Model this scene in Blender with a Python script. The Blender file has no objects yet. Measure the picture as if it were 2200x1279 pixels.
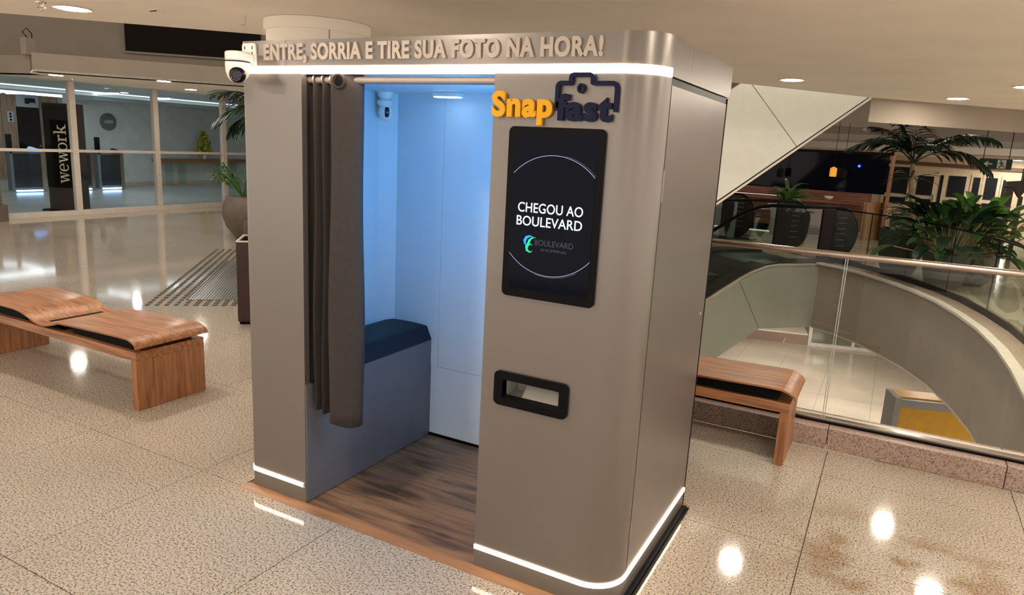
import bpy, bmesh, math, random
from mathutils import Vector, Matrix, Euler
random.seed(7)
D = bpy.data; C = bpy.context.scene.collection
pi = math.pi
# ------------------------------------------------------------------ camera, world, exposure
W_PX, H_PX, F_PX = 2200, 1279, 1524.5
CAM = Vector((2.618, -2.290, 1.717)); A_X, A_R, A_Z = 1.360, 0.052, 0.485
ROT = Matrix.Rotation(A_Z, 3, 'Z') @ Matrix.Rotation(A_X, 3, 'X') @ Matrix.Rotation(A_R, 3, 'Z')
cd = D.cameras.new('camera'); cam = D.objects.new('camera', cd); C.objects.link(cam)
cam.matrix_world = Matrix.Translation(CAM) @ ROT.to_4x4()
cd.sensor_width = 36; cd.lens = 36 * F_PX / W_PX; cd.clip_start = .05; cd.clip_end = 200
bpy.context.scene.camera = cam
w = D.worlds.new('world'); bpy.context.scene.world = w; w.use_nodes = True
w.node_tree.nodes['Background'].inputs[0].default_value = (1, .90, .78, 1)
w.node_tree.nodes['Background'].inputs[1].default_value = 1.25
bpy.context.scene.cycles.transparent_max_bounces = 40
vs = bpy.context.scene.view_settings
vs.view_transform = 'Standard'; vs.look = 'None'; vs.gamma = 1; vs.use_curve_mapping = False; vs.exposure = 0.33
WARM = (1, .80, .60); COOL = (.80, .93, 1.0); BLUE = (.03, .40, 1.0)
H_C = 2.43      # mall ceiling height
DOWN = 250.     # downlight radiance

# ------------------------------------------------------------------ helpers
def ray(x, y): return ROT @ Vector(((x - 1100) / F_PX, -(y - 639.5) / F_PX, -1))
def onz(x, y, z=0.): d = ray(x, y); return CAM + d * ((z - CAM.z) / d.z)
def onp(x, y, p, n):
    d = ray(x, y); p = Vector(p); n = Vector(n); return CAM + d * ((p - CAM).dot(n) / d.dot(n))
def onx(x, y, c): return onp(x, y, (c, 0, 0), (1, 0, 0))
def onv(x, y, a, b):
    a = Vector((a[0], a[1], 0)); b = Vector((b[0], b[1], 0)); t = b - a
    return onp(x, y, a, (-t.y, t.x, 0))

def mat(name, col, rough=.5, metal=0., var=.06, nscale=8., bump=0., bscale=200., coat=0., emit=None, es=0., coord='Object', spec=.5):
    m = D.materials.new(name); m.use_nodes = True; nt = m.node_tree; N = nt.nodes; L = nt.links
    b = N['Principled BSDF']; b.inputs['Roughness'].default_value = rough; b.inputs['Metallic'].default_value = metal
    b.inputs['Specular IOR Level'].default_value = spec
    if coat: b.inputs['Coat Weight'].default_value = coat; b.inputs['Coat Roughness'].default_value = .08
    tc = N.new('ShaderNodeTexCoord'); nz = N.new('ShaderNodeTexNoise'); nz.inputs['Scale'].default_value = nscale
    nz.inputs['Detail'].default_value = 4
    L.new(tc.outputs[coord], nz.inputs['Vector'])
    rp = N.new('ShaderNodeValToRGB'); e = rp.color_ramp.elements
    e[0].position = .3; e[1].position = .7
    e[0].color = (*[c * (1 - var) for c in col], 1); e[1].color = (*[min(1, c * (1 + var)) for c in col], 1)
    L.new(nz.outputs['Fac'], rp.inputs['Fac']); L.new(rp.outputs['Color'], b.inputs['Base Color'])
    if bump:
        n2 = N.new('ShaderNodeTexNoise'); n2.inputs['Scale'].default_value = bscale; bp = N.new('ShaderNodeBump')
        bp.inputs['Strength'].default_value = bump; bp.inputs['Distance'].default_value = .002
        L.new(tc.outputs[coord], n2.inputs['Vector']); L.new(n2.outputs['Fac'], bp.inputs['Height']); L.new(bp.outputs['Normal'], b.inputs['Normal'])
    if emit:
        b.inputs['Emission Color'].default_value = (*emit, 1); b.inputs['Emission Strength'].default_value = es
    return m

def granite(name, base, dark, light, scale=110., rough=.12, stain=0., coat=0.):
    m = D.materials.new(name); m.use_nodes = True; nt = m.node_tree; N = nt.nodes; L = nt.links
    b = N['Principled BSDF']; b.inputs['Roughness'].default_value = rough
    if coat: b.inputs['Coat Weight'].default_value = coat; b.inputs['Coat Roughness'].default_value = .03
    g = N.new('ShaderNodeNewGeometry')
    n1 = N.new('ShaderNodeTexNoise'); n1.inputs['Scale'].default_value = scale; n1.inputs['Detail'].default_value = 4; n1.inputs['Roughness'].default_value = .85
    L.new(g.outputs['Position'], n1.inputs['Vector'])
    r = N.new('ShaderNodeValToRGB'); e = r.color_ramp.elements
    e[0].position = .425; e[0].color = (*dark, 1); e[1].position = .49; e[1].color = (*base, 1)
    x = e.new(.6); x.color = (*base, 1); x = e.new(.7); x.color = (*light, 1)
    L.new(n1.outputs['Fac'], r.inputs['Fac'])
    n2 = N.new('ShaderNodeTexNoise'); n2.inputs['Scale'].default_value = .9; n2.inputs['Detail'].default_value = 5
    L.new(g.outputs['Position'], n2.inputs['Vector'])
    r2 = N.new('ShaderNodeValToRGB'); e = r2.color_ramp.elements
    e[0].position = .35; e[0].color = (.9, .88, .86, 1); e[1].position = .65; e[1].color = (1.05, 1.04, 1.02, 1)
    L.new(n2.outputs['Fac'], r2.inputs['Fac'])
    mx = N.new('ShaderNodeMix'); mx.data_type = 'RGBA'; mx.blend_type = 'MULTIPLY'; mx.inputs[0].default_value = 1
    L.new(r.outputs['Color'], mx.inputs[6]); L.new(r2.outputs['Color'], mx.inputs[7])
    out = mx.outputs[2]
    if stain:   # brown water stains on the slabs by the railing
        mp = N.new('ShaderNodeMapping'); mp.inputs['Location'].default_value = (-2.85, -.95, 0); L.new(g.outputs['Position'], mp.inputs['Vector'])
        vl = N.new('ShaderNodeVectorMath'); vl.operation = 'LENGTH'; L.new(mp.outputs['Vector'], vl.inputs[0])
        fr = N.new('ShaderNodeMapRange'); fr.inputs[1].default_value = .2; fr.inputs[2].default_value = .75; fr.inputs[3].default_value = 1; fr.inputs[4].default_value = 0
        L.new(vl.outputs['Value'], fr.inputs[0])
        n3 = N.new('ShaderNodeTexNoise'); n3.inputs['Scale'].default_value = 4.5; n3.inputs['Detail'].default_value = 6; L.new(g.outputs['Position'], n3.inputs['Vector'])
        f3 = N.new('ShaderNodeMapRange'); f3.inputs[1].default_value = .48; f3.inputs[2].default_value = .62; L.new(n3.outputs['Fac'], f3.inputs[0])
        mu = N.new('ShaderNodeMath'); mu.operation = 'MULTIPLY'; L.new(fr.outputs[0], mu.inputs[0]); L.new(f3.outputs[0], mu.inputs[1])
        m2 = N.new('ShaderNodeMath'); m2.operation = 'MULTIPLY'; m2.inputs[1].default_value = stain; L.new(mu.outputs[0], m2.inputs[0])
        sx = N.new('ShaderNodeMix'); sx.data_type = 'RGBA'; sx.blend_type = 'MULTIPLY'; L.new(m2.outputs[0], sx.inputs[0]); L.new(out, sx.inputs[6]); sx.inputs[7].default_value = (.62, .45, .30, 1)
        out = sx.outputs[2]
    L.new(out, b.inputs['Base Color'])
    return m

def wood(name, c1, c2, axis=0, scale=3.5, rough=.35, coat=0., knots=False, stretch=14.):
    m = D.materials.new(name); m.use_nodes = True; nt = m.node_tree; N = nt.nodes; L = nt.links
    b = N['Principled BSDF']; b.inputs['Roughness'].default_value = rough
    if coat: b.inputs['Coat Weight'].default_value = coat; b.inputs['Coat Roughness'].default_value = .12
    g = N.new('ShaderNodeNewGeometry'); mp = N.new('ShaderNodeMapping')
    s = [scale * stretch] * 3; s[axis] = scale; mp.inputs['Scale'].default_value = s
    L.new(g.outputs['Position'], mp.inputs['Vector'])
    n1 = N.new('ShaderNodeTexNoise'); n1.inputs['Scale'].default_value = 1; n1.inputs['Detail'].default_value = 6; n1.inputs['Distortion'].default_value = .5
    L.new(mp.outputs['Vector'], n1.inputs['Vector'])
    r = N.new('ShaderNodeValToRGB'); e = r.color_ramp.elements
    e[0].position = .34; e[0].color = (*c1, 1); e[1].position = .62; e[1].color = (*c2, 1)
    L.new(n1.outputs['Fac'], r.inputs['Fac']); out = r.outputs['Color']
    if knots:
        v = N.new('ShaderNodeTexVoronoi'); v.inputs['Scale'].default_value = 1
        m3 = N.new('ShaderNodeMapping'); q = [7.] * 3; q[axis] = 3.2; m3.inputs['Scale'].default_value = q
        L.new(g.outputs['Position'], m3.inputs['Vector']); L.new(m3.outputs['Vector'], v.inputs['Vector'])
        f = N.new('ShaderNodeMapRange'); f.inputs[1].default_value = .05; f.inputs[2].default_value = .16; f.inputs[3].default_value = .75; f.inputs[4].default_value = 0
        L.new(v.outputs['Distance'], f.inputs[0])
        mx = N.new('ShaderNodeMix'); mx.data_type = 'RGBA'; mx.blend_type = 'MULTIPLY'; L.new(f.outputs[0], mx.inputs[0]); L.new(out, mx.inputs[6]); mx.inputs[7].default_value = (.35, .28, .22, 1)
        out = mx.outputs[2]
    L.new(out, b.inputs['Base Color'])
    bp = N.new('ShaderNodeBump'); bp.inputs['Strength'].default_value = .15; bp.inputs['Distance'].default_value = .001
    L.new(n1.outputs['Fac'], bp.inputs['Height']); L.new(bp.outputs['Normal'], b.inputs['Normal'])
    return m

def glass(name, tint=(.95, .98, .96), refl=1.0, rough=.0):
    m = D.materials.new(name); m.use_nodes = True; nt = m.node_tree; N = nt.nodes; L = nt.links
    N.remove(N['Principled BSDF']); o = N['Material Output']
    t = N.new('ShaderNodeBsdfTransparent'); t.inputs[0].default_value = (*tint, 1)
    g = N.new('ShaderNodeBsdfGlossy'); g.inputs['Roughness'].default_value = rough; g.inputs[0].default_value = (1, 1, 1, 1)
    f = N.new('ShaderNodeFresnel'); f.inputs[0].default_value = 1.45
    k = N.new('ShaderNodeMath'); k.operation = 'MULTIPLY'; k.inputs[1].default_value = refl; k.use_clamp = True; bf = N.new('ShaderNodeNewGeometry'); iv = N.new('ShaderNodeMath'); iv.operation = 'SUBTRACT'; iv.inputs[0].default_value = 1; L.new(bf.outputs['Backfacing'], iv.inputs[1])
    fm = N.new('ShaderNodeMath'); fm.operation = 'MULTIPLY'; L.new(f.outputs[0], fm.inputs[0]); L.new(iv.outputs[0], fm.inputs[1]); L.new(fm.outputs[0], k.inputs[0])
    mx = N.new('ShaderNodeMixShader'); L.new(k.outputs[0], mx.inputs[0]); L.new(t.outputs[0], mx.inputs[1]); L.new(g.outputs[0], mx.inputs[2]); L.new(mx.outputs[0], o.inputs[0])
    return m

def emis(name, col, s):
    m = D.materials.new(name); m.use_nodes = True; N = m.node_tree.nodes; L = m.node_tree.links; N.remove(N['Principled BSDF'])
    e = N.new('ShaderNodeEmission'); e.inputs[0].default_value = (*col, 1); e.inputs[1].default_value = s; L.new(e.outputs[0], N['Material Output'].inputs[0]); return m

def gloc(p):
    l = Vector((0, 0, 0))
    while p: l = l + p.location; p = p.parent
    return l
class MB:
    def __init__(s): s.v = []; s.f = []
    def add(s, vs, fs):
        k = len(s.v); s.v += [tuple(v) for v in vs]; s.f += [tuple(i + k for i in f) for f in fs]; return s
    def box(s, x0, x1, y0, y1, z0, z1, M=None):
        v = [Vector(p) for p in ((x0, y0, z0), (x1, y0, z0), (x1, y1, z0), (x0, y1, z0), (x0, y0, z1), (x1, y0, z1), (x1, y1, z1), (x0, y1, z1))]
        if M: v = [M @ p for p in v]
        return s.add(v, [(0, 3, 2, 1), (4, 5, 6, 7), (0, 1, 5, 4), (1, 2, 6, 5), (2, 3, 7, 6), (3, 0, 4, 7)])
    def prism(s, pts, d):     # polygon of 3-D points pushed along vector d
        n = len(pts); d = Vector(d); a = [Vector(p) for p in pts]; b = [p + d for p in a]
        return s.add(a + b, [tuple(range(n))[::-1], tuple(range(n, 2 * n))] + [(i, (i + 1) % n, (i + 1) % n + n, i + n) for i in range(n)])
    def poly(s, pts, z0, z1): return s.prism([(x, y, z0) for x, y in pts], (0, 0, z1 - z0))
    def lathe(s, prof, c=(0, 0, 0), n=24, M=None):
        vs = []; fs = []; c = Vector(c)
        for r, z in prof:
            for k in range(n):
                a = 2 * pi * k / n; p = Vector((r * math.cos(a), r * math.sin(a), z))
                if M: p = M @ p
                vs.append(c + p)
        for i in range(len(prof) - 1):
            for k in range(n): fs.append((i * n + k, i * n + (k + 1) % n, (i + 1) * n + (k + 1) % n, (i + 1) * n + k))
        fs.append(tuple(range(n))[::-1]); fs.append(tuple(range((len(prof) - 1) * n, len(prof) * n)))
        return s.add(vs, fs)
    def tube(s, path, r, n=8, close=False):
        P = [Vector(p) for p in path]; vs = []; fs = []; m = len(P); up = None
        rr = r if isinstance(r, (list, tuple)) else [r] * m
        for i, p in enumerate(P):
            t = (P[(i + 1) % m] - P[i - 1]) if close else (P[min(i + 1, m - 1)] - P[max(i - 1, 0)])
            t.normalize()
            if up is None: up = t.orthogonal().normalized()
            up = (up - t * up.dot(t)); up = up.normalized() if up.length > 1e-6 else t.orthogonal().normalized()
            q = t.cross(up)
            for k in range(n):
                a = 2 * pi * k / n; vs.append(p + (up * math.cos(a) + q * math.sin(a)) * rr[i])
        for i in range(m if close else m - 1):
            j = (i + 1) % m
            for k in range(n): fs.append((i * n + k, i * n + (k + 1) % n, j * n + (k + 1) % n, j * n + k))
        if not close: fs.append(tuple(range(n))[::-1]); fs.append(tuple(range((m - 1) * n, m * n)))
        return s.add(vs, fs)
    def sweep(s, pts, zs, th, skip=(), inward=1):   # plan polyline made into a wall of thickness th
        P = [Vector((x, y, 0)) for x, y in pts]; Q = []
        for i, p in enumerate(P):
            t1 = (P[i] - P[i - 1]).normalized() if i else (P[1] - P[0]).normalized()
            t2 = (P[i + 1] - P[i]).normalized() if i < len(P) - 1 else t1
            t = (t1 + t2).normalized(); n = Vector((-t.y, t.x, 0)) * inward
            Q.append(p + n * th / max(.5, t.dot(t1)))
        m = len(P); K = len(zs); vs = [(p.x, p.y, z) for z in zs for p in P] + [(p.x, p.y, z) for z in zs for p in Q]; o = m * K; fs = []
        for j in range(K - 1):
            for i in range(m - 1):
                if (i, j) in skip: continue
                a = j * m + i; fs.append((a, a + 1, a + m + 1, a + m)); fs.append((o + a, o + a + m, o + a + m + 1, o + a + 1))
        for i in range(m - 1):
            fs.append((i, o + i, o + i + 1, i + 1)); b = (K - 1) * m + i; fs.append((b, b + 1, o + b + 1, o + b))
        for j in range(K - 1):
            a = j * m; fs.append((a, a + m, o + a + m, o + a)); a = j * m + m - 1; fs.append((a, o + a, o + a + m, a + m))
        return s.add(vs, fs)
    def build(s, name, m, parent=None, smooth=35, bevel=0., label=None, world=True, recalc=True, **kw):
        l = gloc(parent) if (parent and world) else Vector((0, 0, 0))
        me = D.meshes.new(name); me.from_pydata([(v[0] - l.x, v[1] - l.y, v[2] - l.z) for v in s.v], [], s.f)
        if recalc:
            bm = bmesh.new(); bm.from_mesh(me); bmesh.ops.recalc_face_normals(bm, faces=bm.faces); bm.to_mesh(me); bm.free()
        me.materials.append(m); me.update()
        if smooth:
            me.shade_smooth(); me.set_sharp_from_angle(angle=math.radians(smooth))
        o = D.objects.new(name, me); C.objects.link(o)
        if parent: o.parent = parent
        if bevel:
            bv = o.modifiers.new('bevel', 'BEVEL'); bv.width = bevel; bv.segments = 2; bv.limit_method = 'ANGLE'
        if label: o['label'] = label
        for k, v in kw.items(): o[k] = v
        return o
def B(*a): return MB().box(*a)
def thing(name, label, cat, loc=(0, 0, 0), group=None, rz=0):
    o = D.objects.new(name, None); C.objects.link(o); o.location = loc; o.rotation_euler = (0, 0, rz); o.empty_display_size = .1
    o['label'] = label; o['category'] = cat
    if group: o['group'] = group
    return o
def struct(name, mb, m, parent=None, **k): return mb.build(name, m, parent, kind='structure', **k)
def copy_tree(o, parent=None, kids=None):
    kids = kids or {}
    c = o.copy(); C.objects.link(c); c.parent = parent
    for ch in [x for x in D.objects if x.parent == o]: copy_tree(ch, c)
    return c
def arc(cx, cy, r, a0, a1, n): return [(cx + r * math.cos(math.radians(a0 + (a1 - a0) * i / n)), cy + r * math.sin(math.radians(a0 + (a1 - a0) * i / n))) for i in range(n + 1)]

# text made with Blender's own built-in font
_tc = {}
def glyphs(s, bold, res=6):
    cu = D.curves.new('t', 'FONT'); cu.body = s; cu.size = 1; cu.offset = bold; cu.resolution_u = res; cu.space_character = 1.0 + bold * 2.2
    cu.fill_mode = 'NONE'; cu.dimensions = '2D'; cu.fill_mode = 'BOTH'
    o = D.objects.new('t', cu); C.objects.link(o); bpy.context.view_layer.update()
    me = D.meshes.new_from_object(o.evaluated_get(bpy.context.evaluated_depsgraph_get()))
    D.objects.remove(o); D.curves.remove(cu); return me
def letters(s, parent, m, O, U, V, N, width, cap, depth, bold=0., name='letter', split=True, name_all='lettering', lab=None):
    me = glyphs(s, bold); hm = glyphs('H', bold)
    y0 = min(v.co.y for v in hm.vertices); y1 = max(v.co.y for v in hm.vertices); D.meshes.remove(hm)
    x0 = min(v.co.x for v in me.vertices); x1 = max(v.co.x for v in me.vertices)
    sx = width / (x1 - x0); sy = cap / (y1 - y0); U = Vector(U); V = Vector(V); N = Vector(N); O = Vector(O)
    bm = bmesh.new(); bm.from_mesh(me); D.meshes.remove(me)
    bmesh.ops.remove_doubles(bm, verts=bm.verts, dist=1e-5)
    seen = set(); isl = []
    for f in bm.faces:
        if f in seen: continue
        st = [f]; seen.add(f); g = []
        while st:
            q = st.pop(); g.append(q)
            for e in q.edges:
                for k in e.link_faces:
                    if k not in seen: seen.add(k); st.append(k)
        isl.append(g)
    grp = []
    for g in isl:
        a = min(v.co.x for f in g for v in f.verts); b = max(v.co.x for f in g for v in f.verts)
        for h in grp:
            if split and min(b, h[1]) - max(a, h[0]) > .6 * min(b - a, h[1] - h[0]): h[2].extend(g); h[0] = min(a, h[0]); h[1] = max(b, h[1]); break
            if not split: h[2].extend(g); break
        else: grp.append([a, b, list(g)])
    outs = []
    for a, b, g in grp:
        mb = MB(); vs = list({v for f in g for v in f.verts}); ix = {v: i for i, v in enumerate(vs)}
        P = [O + U * ((v.co.x - x0) * sx) + V * ((v.co.y - y0) * sy) for v in vs]; n = len(P)
        fs = [tuple(ix[v] for v in f.verts) for f in g]; allf = [tuple(i + n for i in f) for f in fs]
        allf += [f[::-1] for f in fs]
        ec = {}
        for f in fs:
            for i in range(len(f)): ec.setdefault(frozenset((f[i], f[(i + 1) % len(f)])), []).append((f[i], f[(i + 1) % len(f)]))
        for k, l in ec.items():
            if len(l) == 1: p, q = l[0]; allf.append((p, q, q + n, p + n))
        mb.add(P + [p + N * depth for p in P], allf)
        outs.append(mb.build(name if split else name_all, m, parent, smooth=30, label=lab))
    bm.free(); return outs

# ------------------------------------------------------------------ materials
M_slab = granite('speckled granite', (.50, .44, .37), (.085, .06, .045), (.66, .61, .54), 105, .07, .85)
M_curb = granite('pink granite', (.42, .30, .25), (.09, .06, .05), (.56, .46, .40), 130, .3)
M_lower = granite('pale lower floor', (.62, .56, .47), (.42, .36, .29), (.70, .66, .60), 60, .08)
M_far = granite('far floor', (.60, .50, .38), (.45, .36, .26), (.66, .58, .48), 60, .12)
M_shopfloor = granite('shop floor', (.50, .55, .56), (.42, .47, .48), (.58, .62, .62), 60, .2)
M_grout = mat('dark grout', (.10, .075, .055), .9)
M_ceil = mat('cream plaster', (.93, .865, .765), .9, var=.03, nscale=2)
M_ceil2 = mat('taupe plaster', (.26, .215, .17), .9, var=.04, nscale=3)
M_dark = mat('dark panel', (.008, .004, .003), .6, spec=.1)
M_silver = mat('silver laminate', (.215, .190, .172), .30, .6, var=.03, nscale=300, bump=.02, bscale=900)
M_white = mat('white laminate', (.60, .67, .72), .45, var=.02)
M_letter = mat('cream acrylic', (.50, .43, .365), .5, spec=.2)
M_yellow = mat('yellow acrylic', (.74, .36, .008), .4, spec=.2)
M_navy = mat('navy acrylic', (.007, .009, .036), .35, spec=.12)
M_black = mat('black plastic', (.004, .004, .005), .3, spec=.08)
M_blackm = mat('matt black', (.006, .006, .006), .7, spec=.1)
M_screen = mat('screen glass', (.004, .005, .009), .08, emit=(.1, .2, .6), es=.003, spec=.06)
M_strip = emis('led strip', (1, .80, .62), 9.0)
M_curtain = mat('brown curtain cloth', (.030, .023, .020), .85, var=.12, nscale=30, bump=.4, bscale=900)
M_cushion = mat('dark leatherette', (.007, .011, .018), .5, spec=.25, bump=.2, bscale=400)
M_chrome = mat('steel', (.6, .55, .5), .2, 1.0)
M_steel = mat('brushed steel', (.5, .42, .37), .28, 1.0)
M_alu = mat('aluminium', (.66, .58, .50), .4, .3)
M_camw = mat('white plastic', (.82, .78, .72), .35)
M_lens = mat('lens glass', (.01, .01, .015), .05)
M_bench_x = wood('bench wood along', (.20, .073, .026), (.40, .175, .072), 0, 3.0, .36, .12)
M_bench_z = wood('bench wood upright', (.21, .076, .027), (.38, .165, .068), 2, 3.0, .4)
M_mat = wood('vinyl planks', (.10, .05, .024), (.30, .16, .078), 0, 2.6, .35, .15, True, 9)
M_mat2 = wood('edge trim', (.20, .09, .037), (.33, .165, .072), 0, 2.2, .4)
M_glass = glass('clear glass', (.985, .99, .987), .6)
M_glasss = glass('shop glass', (.985, .99, .987), .15)
M_glassg = glass('greenish glass', (.86, .93, .88), 1.4)
M_glassk = mat('black glass', (.004, .005, .010), .05, spec=.12)
M_down = emis('downlight diffuser', (1, .90, .77), DOWN)
M_downc = emis('cool downlight diffuser', (.94, .98, 1), 240)
M_downs = emis('soffit diffuser', (1, .90, .77), DOWN * .5)
M_trim = mat('downlight trim', (.72, .62, .50), .5)
M_leaf = mat('leaf green', (.035, .10, .022), .4, var=.35, nscale=6)
M_leafb = mat('bright leaf', (.10, .25, .035), .4, var=.4, nscale=6)
M_leafd = mat('dark leaf', (.012, .030, .013), .4, var=.4, nscale=6)
M_purple = mat('purple leaf', (.06, .02, .03), .45, var=.4, nscale=6)
M_stem = mat('stem', (.28, .20, .09), .7, var=.3, nscale=20)
M_pot = mat('dark fibre pot', (.075, .06, .048), .6, var=.15, nscale=12)
M_pot2 = mat('clay brown pot', (.11, .083, .062), .5, var=.15, nscale=12)
M_soil = mat('soil', (.03, .02, .012), .95, var=.4, nscale=60)

# ------------------------------------------------------------------ the booth frame: front plane y = 0, x 0..1.9, z up
# ================= SETTING: near floor of single slabs
floor = struct('floor', MB().poly([(-11.3, -6), (8, -6), (8, 2.22), (-1.25, 2.22), (-1.25, 13.4), (-11.3, 13.4)], -1.12, -.006), M_grout)
g = .0022; dx = .93; x0 = -.32; y0 = -.03
shared = MB().box(g, dx - g, g, dx - g, -.006, 0).build('slab', M_slab, floor, world=False, smooth=0); sm = shared.data; first = True
def slab(xa, xb, ya, yb):
    global first
    if xb - xa < .05 or yb - ya < .05: return
    if abs(xb - xa - dx) < 1e-3 and abs(yb - ya - dx) < 1e-3:
        o = shared if first else D.objects.new('slab', sm); 
        if not first: C.objects.link(o); o.parent = floor
        first = False; o.location = (xa, ya, 0)
    else: MB().box(xa + g, xb - g, ya + g, yb - g, -.006, 0).build('slab', M_slab, floor, smooth=0)
for i in range(-12, 9):
    for j in range(-5, 14):
        xa = x0 + i * dx; ya = y0 + j * dx; xb = xa + dx; yb = ya + dx
        xa = max(xa, -11.05)
        if xb < -11.05 or xa > 7: continue
        if xa >= -1.26: yb = min(yb, 2.22)
        if ya >= 10.3: continue
        slab(xa, xb, ya, yb)
# curb of pink granite blocks
curb = thing('granite_curb', 'low pink speckled granite curb under the straight glass railing', 'curb', (2.46, 2.22, 0))
e0 = [-1.25, -.33, .60, 1.53, 2.455, 3.365, 4.29, 5.2, 6.2]
for a, b in zip(e0, e0[1:]): B(a + .002, b - .002, 2.22, 2.52, 0.0, .135).build('stone', M_curb, curb, bevel=.004)
# ================= main ceiling
def P2(p): return (p.x, p.y)
cL0 = onz(0, 28, H_C); cL1 = onz(545, 73, H_C); dL = (cL1 - cL0).normalized()
cR = [onz(1580, 178, H_C), onz(1873, 210, H_C), onz(2180, 243, H_C)]
dR = (cR[2] - cR[1]).normalized()
pts = [P2(cL0 - dL * 7), P2(cL1 + dL * 1.2), (-.1, 3.6), P2(cR[0]), P2(cR[1]), P2(cR[2]), P2(cR[2] + dR * 8), (13, -7), (-9, -7)]
struct('ceiling', MB().poly(pts, H_C, H_C + .35), M_ceil, smooth=0)
# the wedge that drops from it
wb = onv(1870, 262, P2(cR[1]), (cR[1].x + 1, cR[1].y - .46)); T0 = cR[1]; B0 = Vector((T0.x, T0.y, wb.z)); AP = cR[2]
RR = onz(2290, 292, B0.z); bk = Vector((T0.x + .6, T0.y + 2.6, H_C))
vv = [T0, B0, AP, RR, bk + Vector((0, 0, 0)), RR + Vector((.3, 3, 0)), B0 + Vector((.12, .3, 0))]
struct('ceiling', MB().add([T0, B0, AP, RR, RR + Vector((0, 0, .6)), T0 + Vector((0, 0, .35)), AP + Vector((0, 0, .35))], [(1, 3, 2), (1, 5, 4, 3), (0, 5, 1), (2, 3, 4, 6), (0, 2, 6, 5), (4, 5, 6)]), M_ceil2, smooth=0, recalc=False)  # shade put into the wedge's colour: taupe darker than the ceiling
struct('wedge_shade', MB().prism([T0, B0, AP], (.01, .03, 0)), mat('taupe wedge shade', (.17, .145, .12), .9), smooth=0)  # thin sheet over the wedge face, a deeper shade painted into its colour

def downlight(x, y, z, label, group=None, r=.085, m=None, off=False):
    t = thing('downlight', label, 'light', (x, y, z), group)
    MB().lathe([(r, -.004), (r + .028, -.006), (r + .03, 0), (r, .0)], (x, y, z), 24).build('trim_ring', M_trim, t)
    MB().lathe([(r, -.001), (r, .004)], (x, y, z - .006), 24).build('diffuser', m or M_down, t)
    return t
GD = 'round ceiling downlights'
q = onz(155, 17, H_C); downlight(q.x, q.y, H_C - .002, 'large round downlight near the top left corner of the picture', GD)
q = onz(1702, 171, H_C); downlight(q.x, q.y, H_C - .002, 'round downlight over the escalator void, just right of the booth roof', GD)
q = onz(2057, 211, H_C); downlight(q.x, q.y, H_C - .002, 'round downlight at the far right above the curved railing', GD)
for k, (x, y) in enumerate([(3.46, 5.3), (-1.5, -1.6), (0, -4.5), (1.5, -3), (.6, -1.0), (3.2, -.6), (3.1, 1.0), (4.6, 1.2), (4.5, 3.5), (6, -1.5), (6.2, 4.4), (7.5, 1.5), (-6, -3.6), (4.5, -4.5), (-4, -5), (5, 6.6), (6.5, 8.5), (8.5, 5)]):  # first read from its floor reflection, the rest added as unseen fill
    downlight(x, y, H_C - .002, 'round ceiling downlight outside the view', 'downlights outside the view')
# sprinkler, hook
def sprinkler(px, py, z, lab):
    q = onz(px, py, z); t = thing('sprinkler', lab, 'sprinkler', q, 'ceiling sprinklers')
    MB().lathe([(.03, 0), (.028, -.008), (.01, -.012), (.009, -.03), (.022, -.032), (.022, -.035)], q, 12).build('body', M_chrome, t)
    MB().tube([q + Vector((.02, 0, -.008)), q + Vector((.016, 0, -.045)), q + Vector((0, 0, -.055)), q + Vector((-.016, 0, -.045)), q + Vector((-.02, 0, -.008))], .003, 6).build('guard', M_chrome, t)
sprinkler(88, 4, H_C, 'brass sprinkler head on the ceiling at the top left corner')
q = onz(527, 33, H_C)
MB().tube([q, q + Vector((0, 0, -.05)), q + Vector((-.012, -.005, -.062)), q + Vector((-.028, -.01, -.052))], .0022, 6).build('ceiling_hook', M_steel, label='small wire hook hanging from the ceiling left of the round column', category='hook')
q = onz(335, 22, H_C)
t = thing('access_hatch', 'small flat hatch plate in the ceiling left of the round column', 'hatch', q)
MB().prism([onz(a, b, H_C) for a, b in ((320, 20), (338, 19), (354, 28), (336, 27))], (0, 0, -.004)).build('plate', M_ceil, t)
MB().prism([onz(a, b, H_C) for a, b in ((322, 21), (337, 20), (337, 21.5), (322, 22.4))], (0, 0, -.008)).build('slot', M_grout, t)
# ================= round column behind the booth
near = onz(640, 24, H_C); dv = Vector((near.x - CAM.x, near.y - CAM.y, 0)).normalized(); cc = Vector((-.88, 1.42, 0))
col = struct('column', MB().lathe([(.325, 0), (.325, H_C - .001)], cc, 64), M_ceil)
MB().lathe([(.325, H_C - .07), (.34, H_C - .07), (.34, H_C - .002), (.325, H_C - .002)], cc, 64).build('collar', M_ceil, col, kind='structure')
a = math.atan2(CAM.y - cc.y, CAM.x - cc.x) + math.radians(12)
MB().box(.322, .3265, -.003, .003, 0, H_C - .07, Matrix.Translation(cc) @ Matrix.Rotation(a, 4, 'Z')).build('joint_strip', M_ceil2, col, kind='structure')

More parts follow.
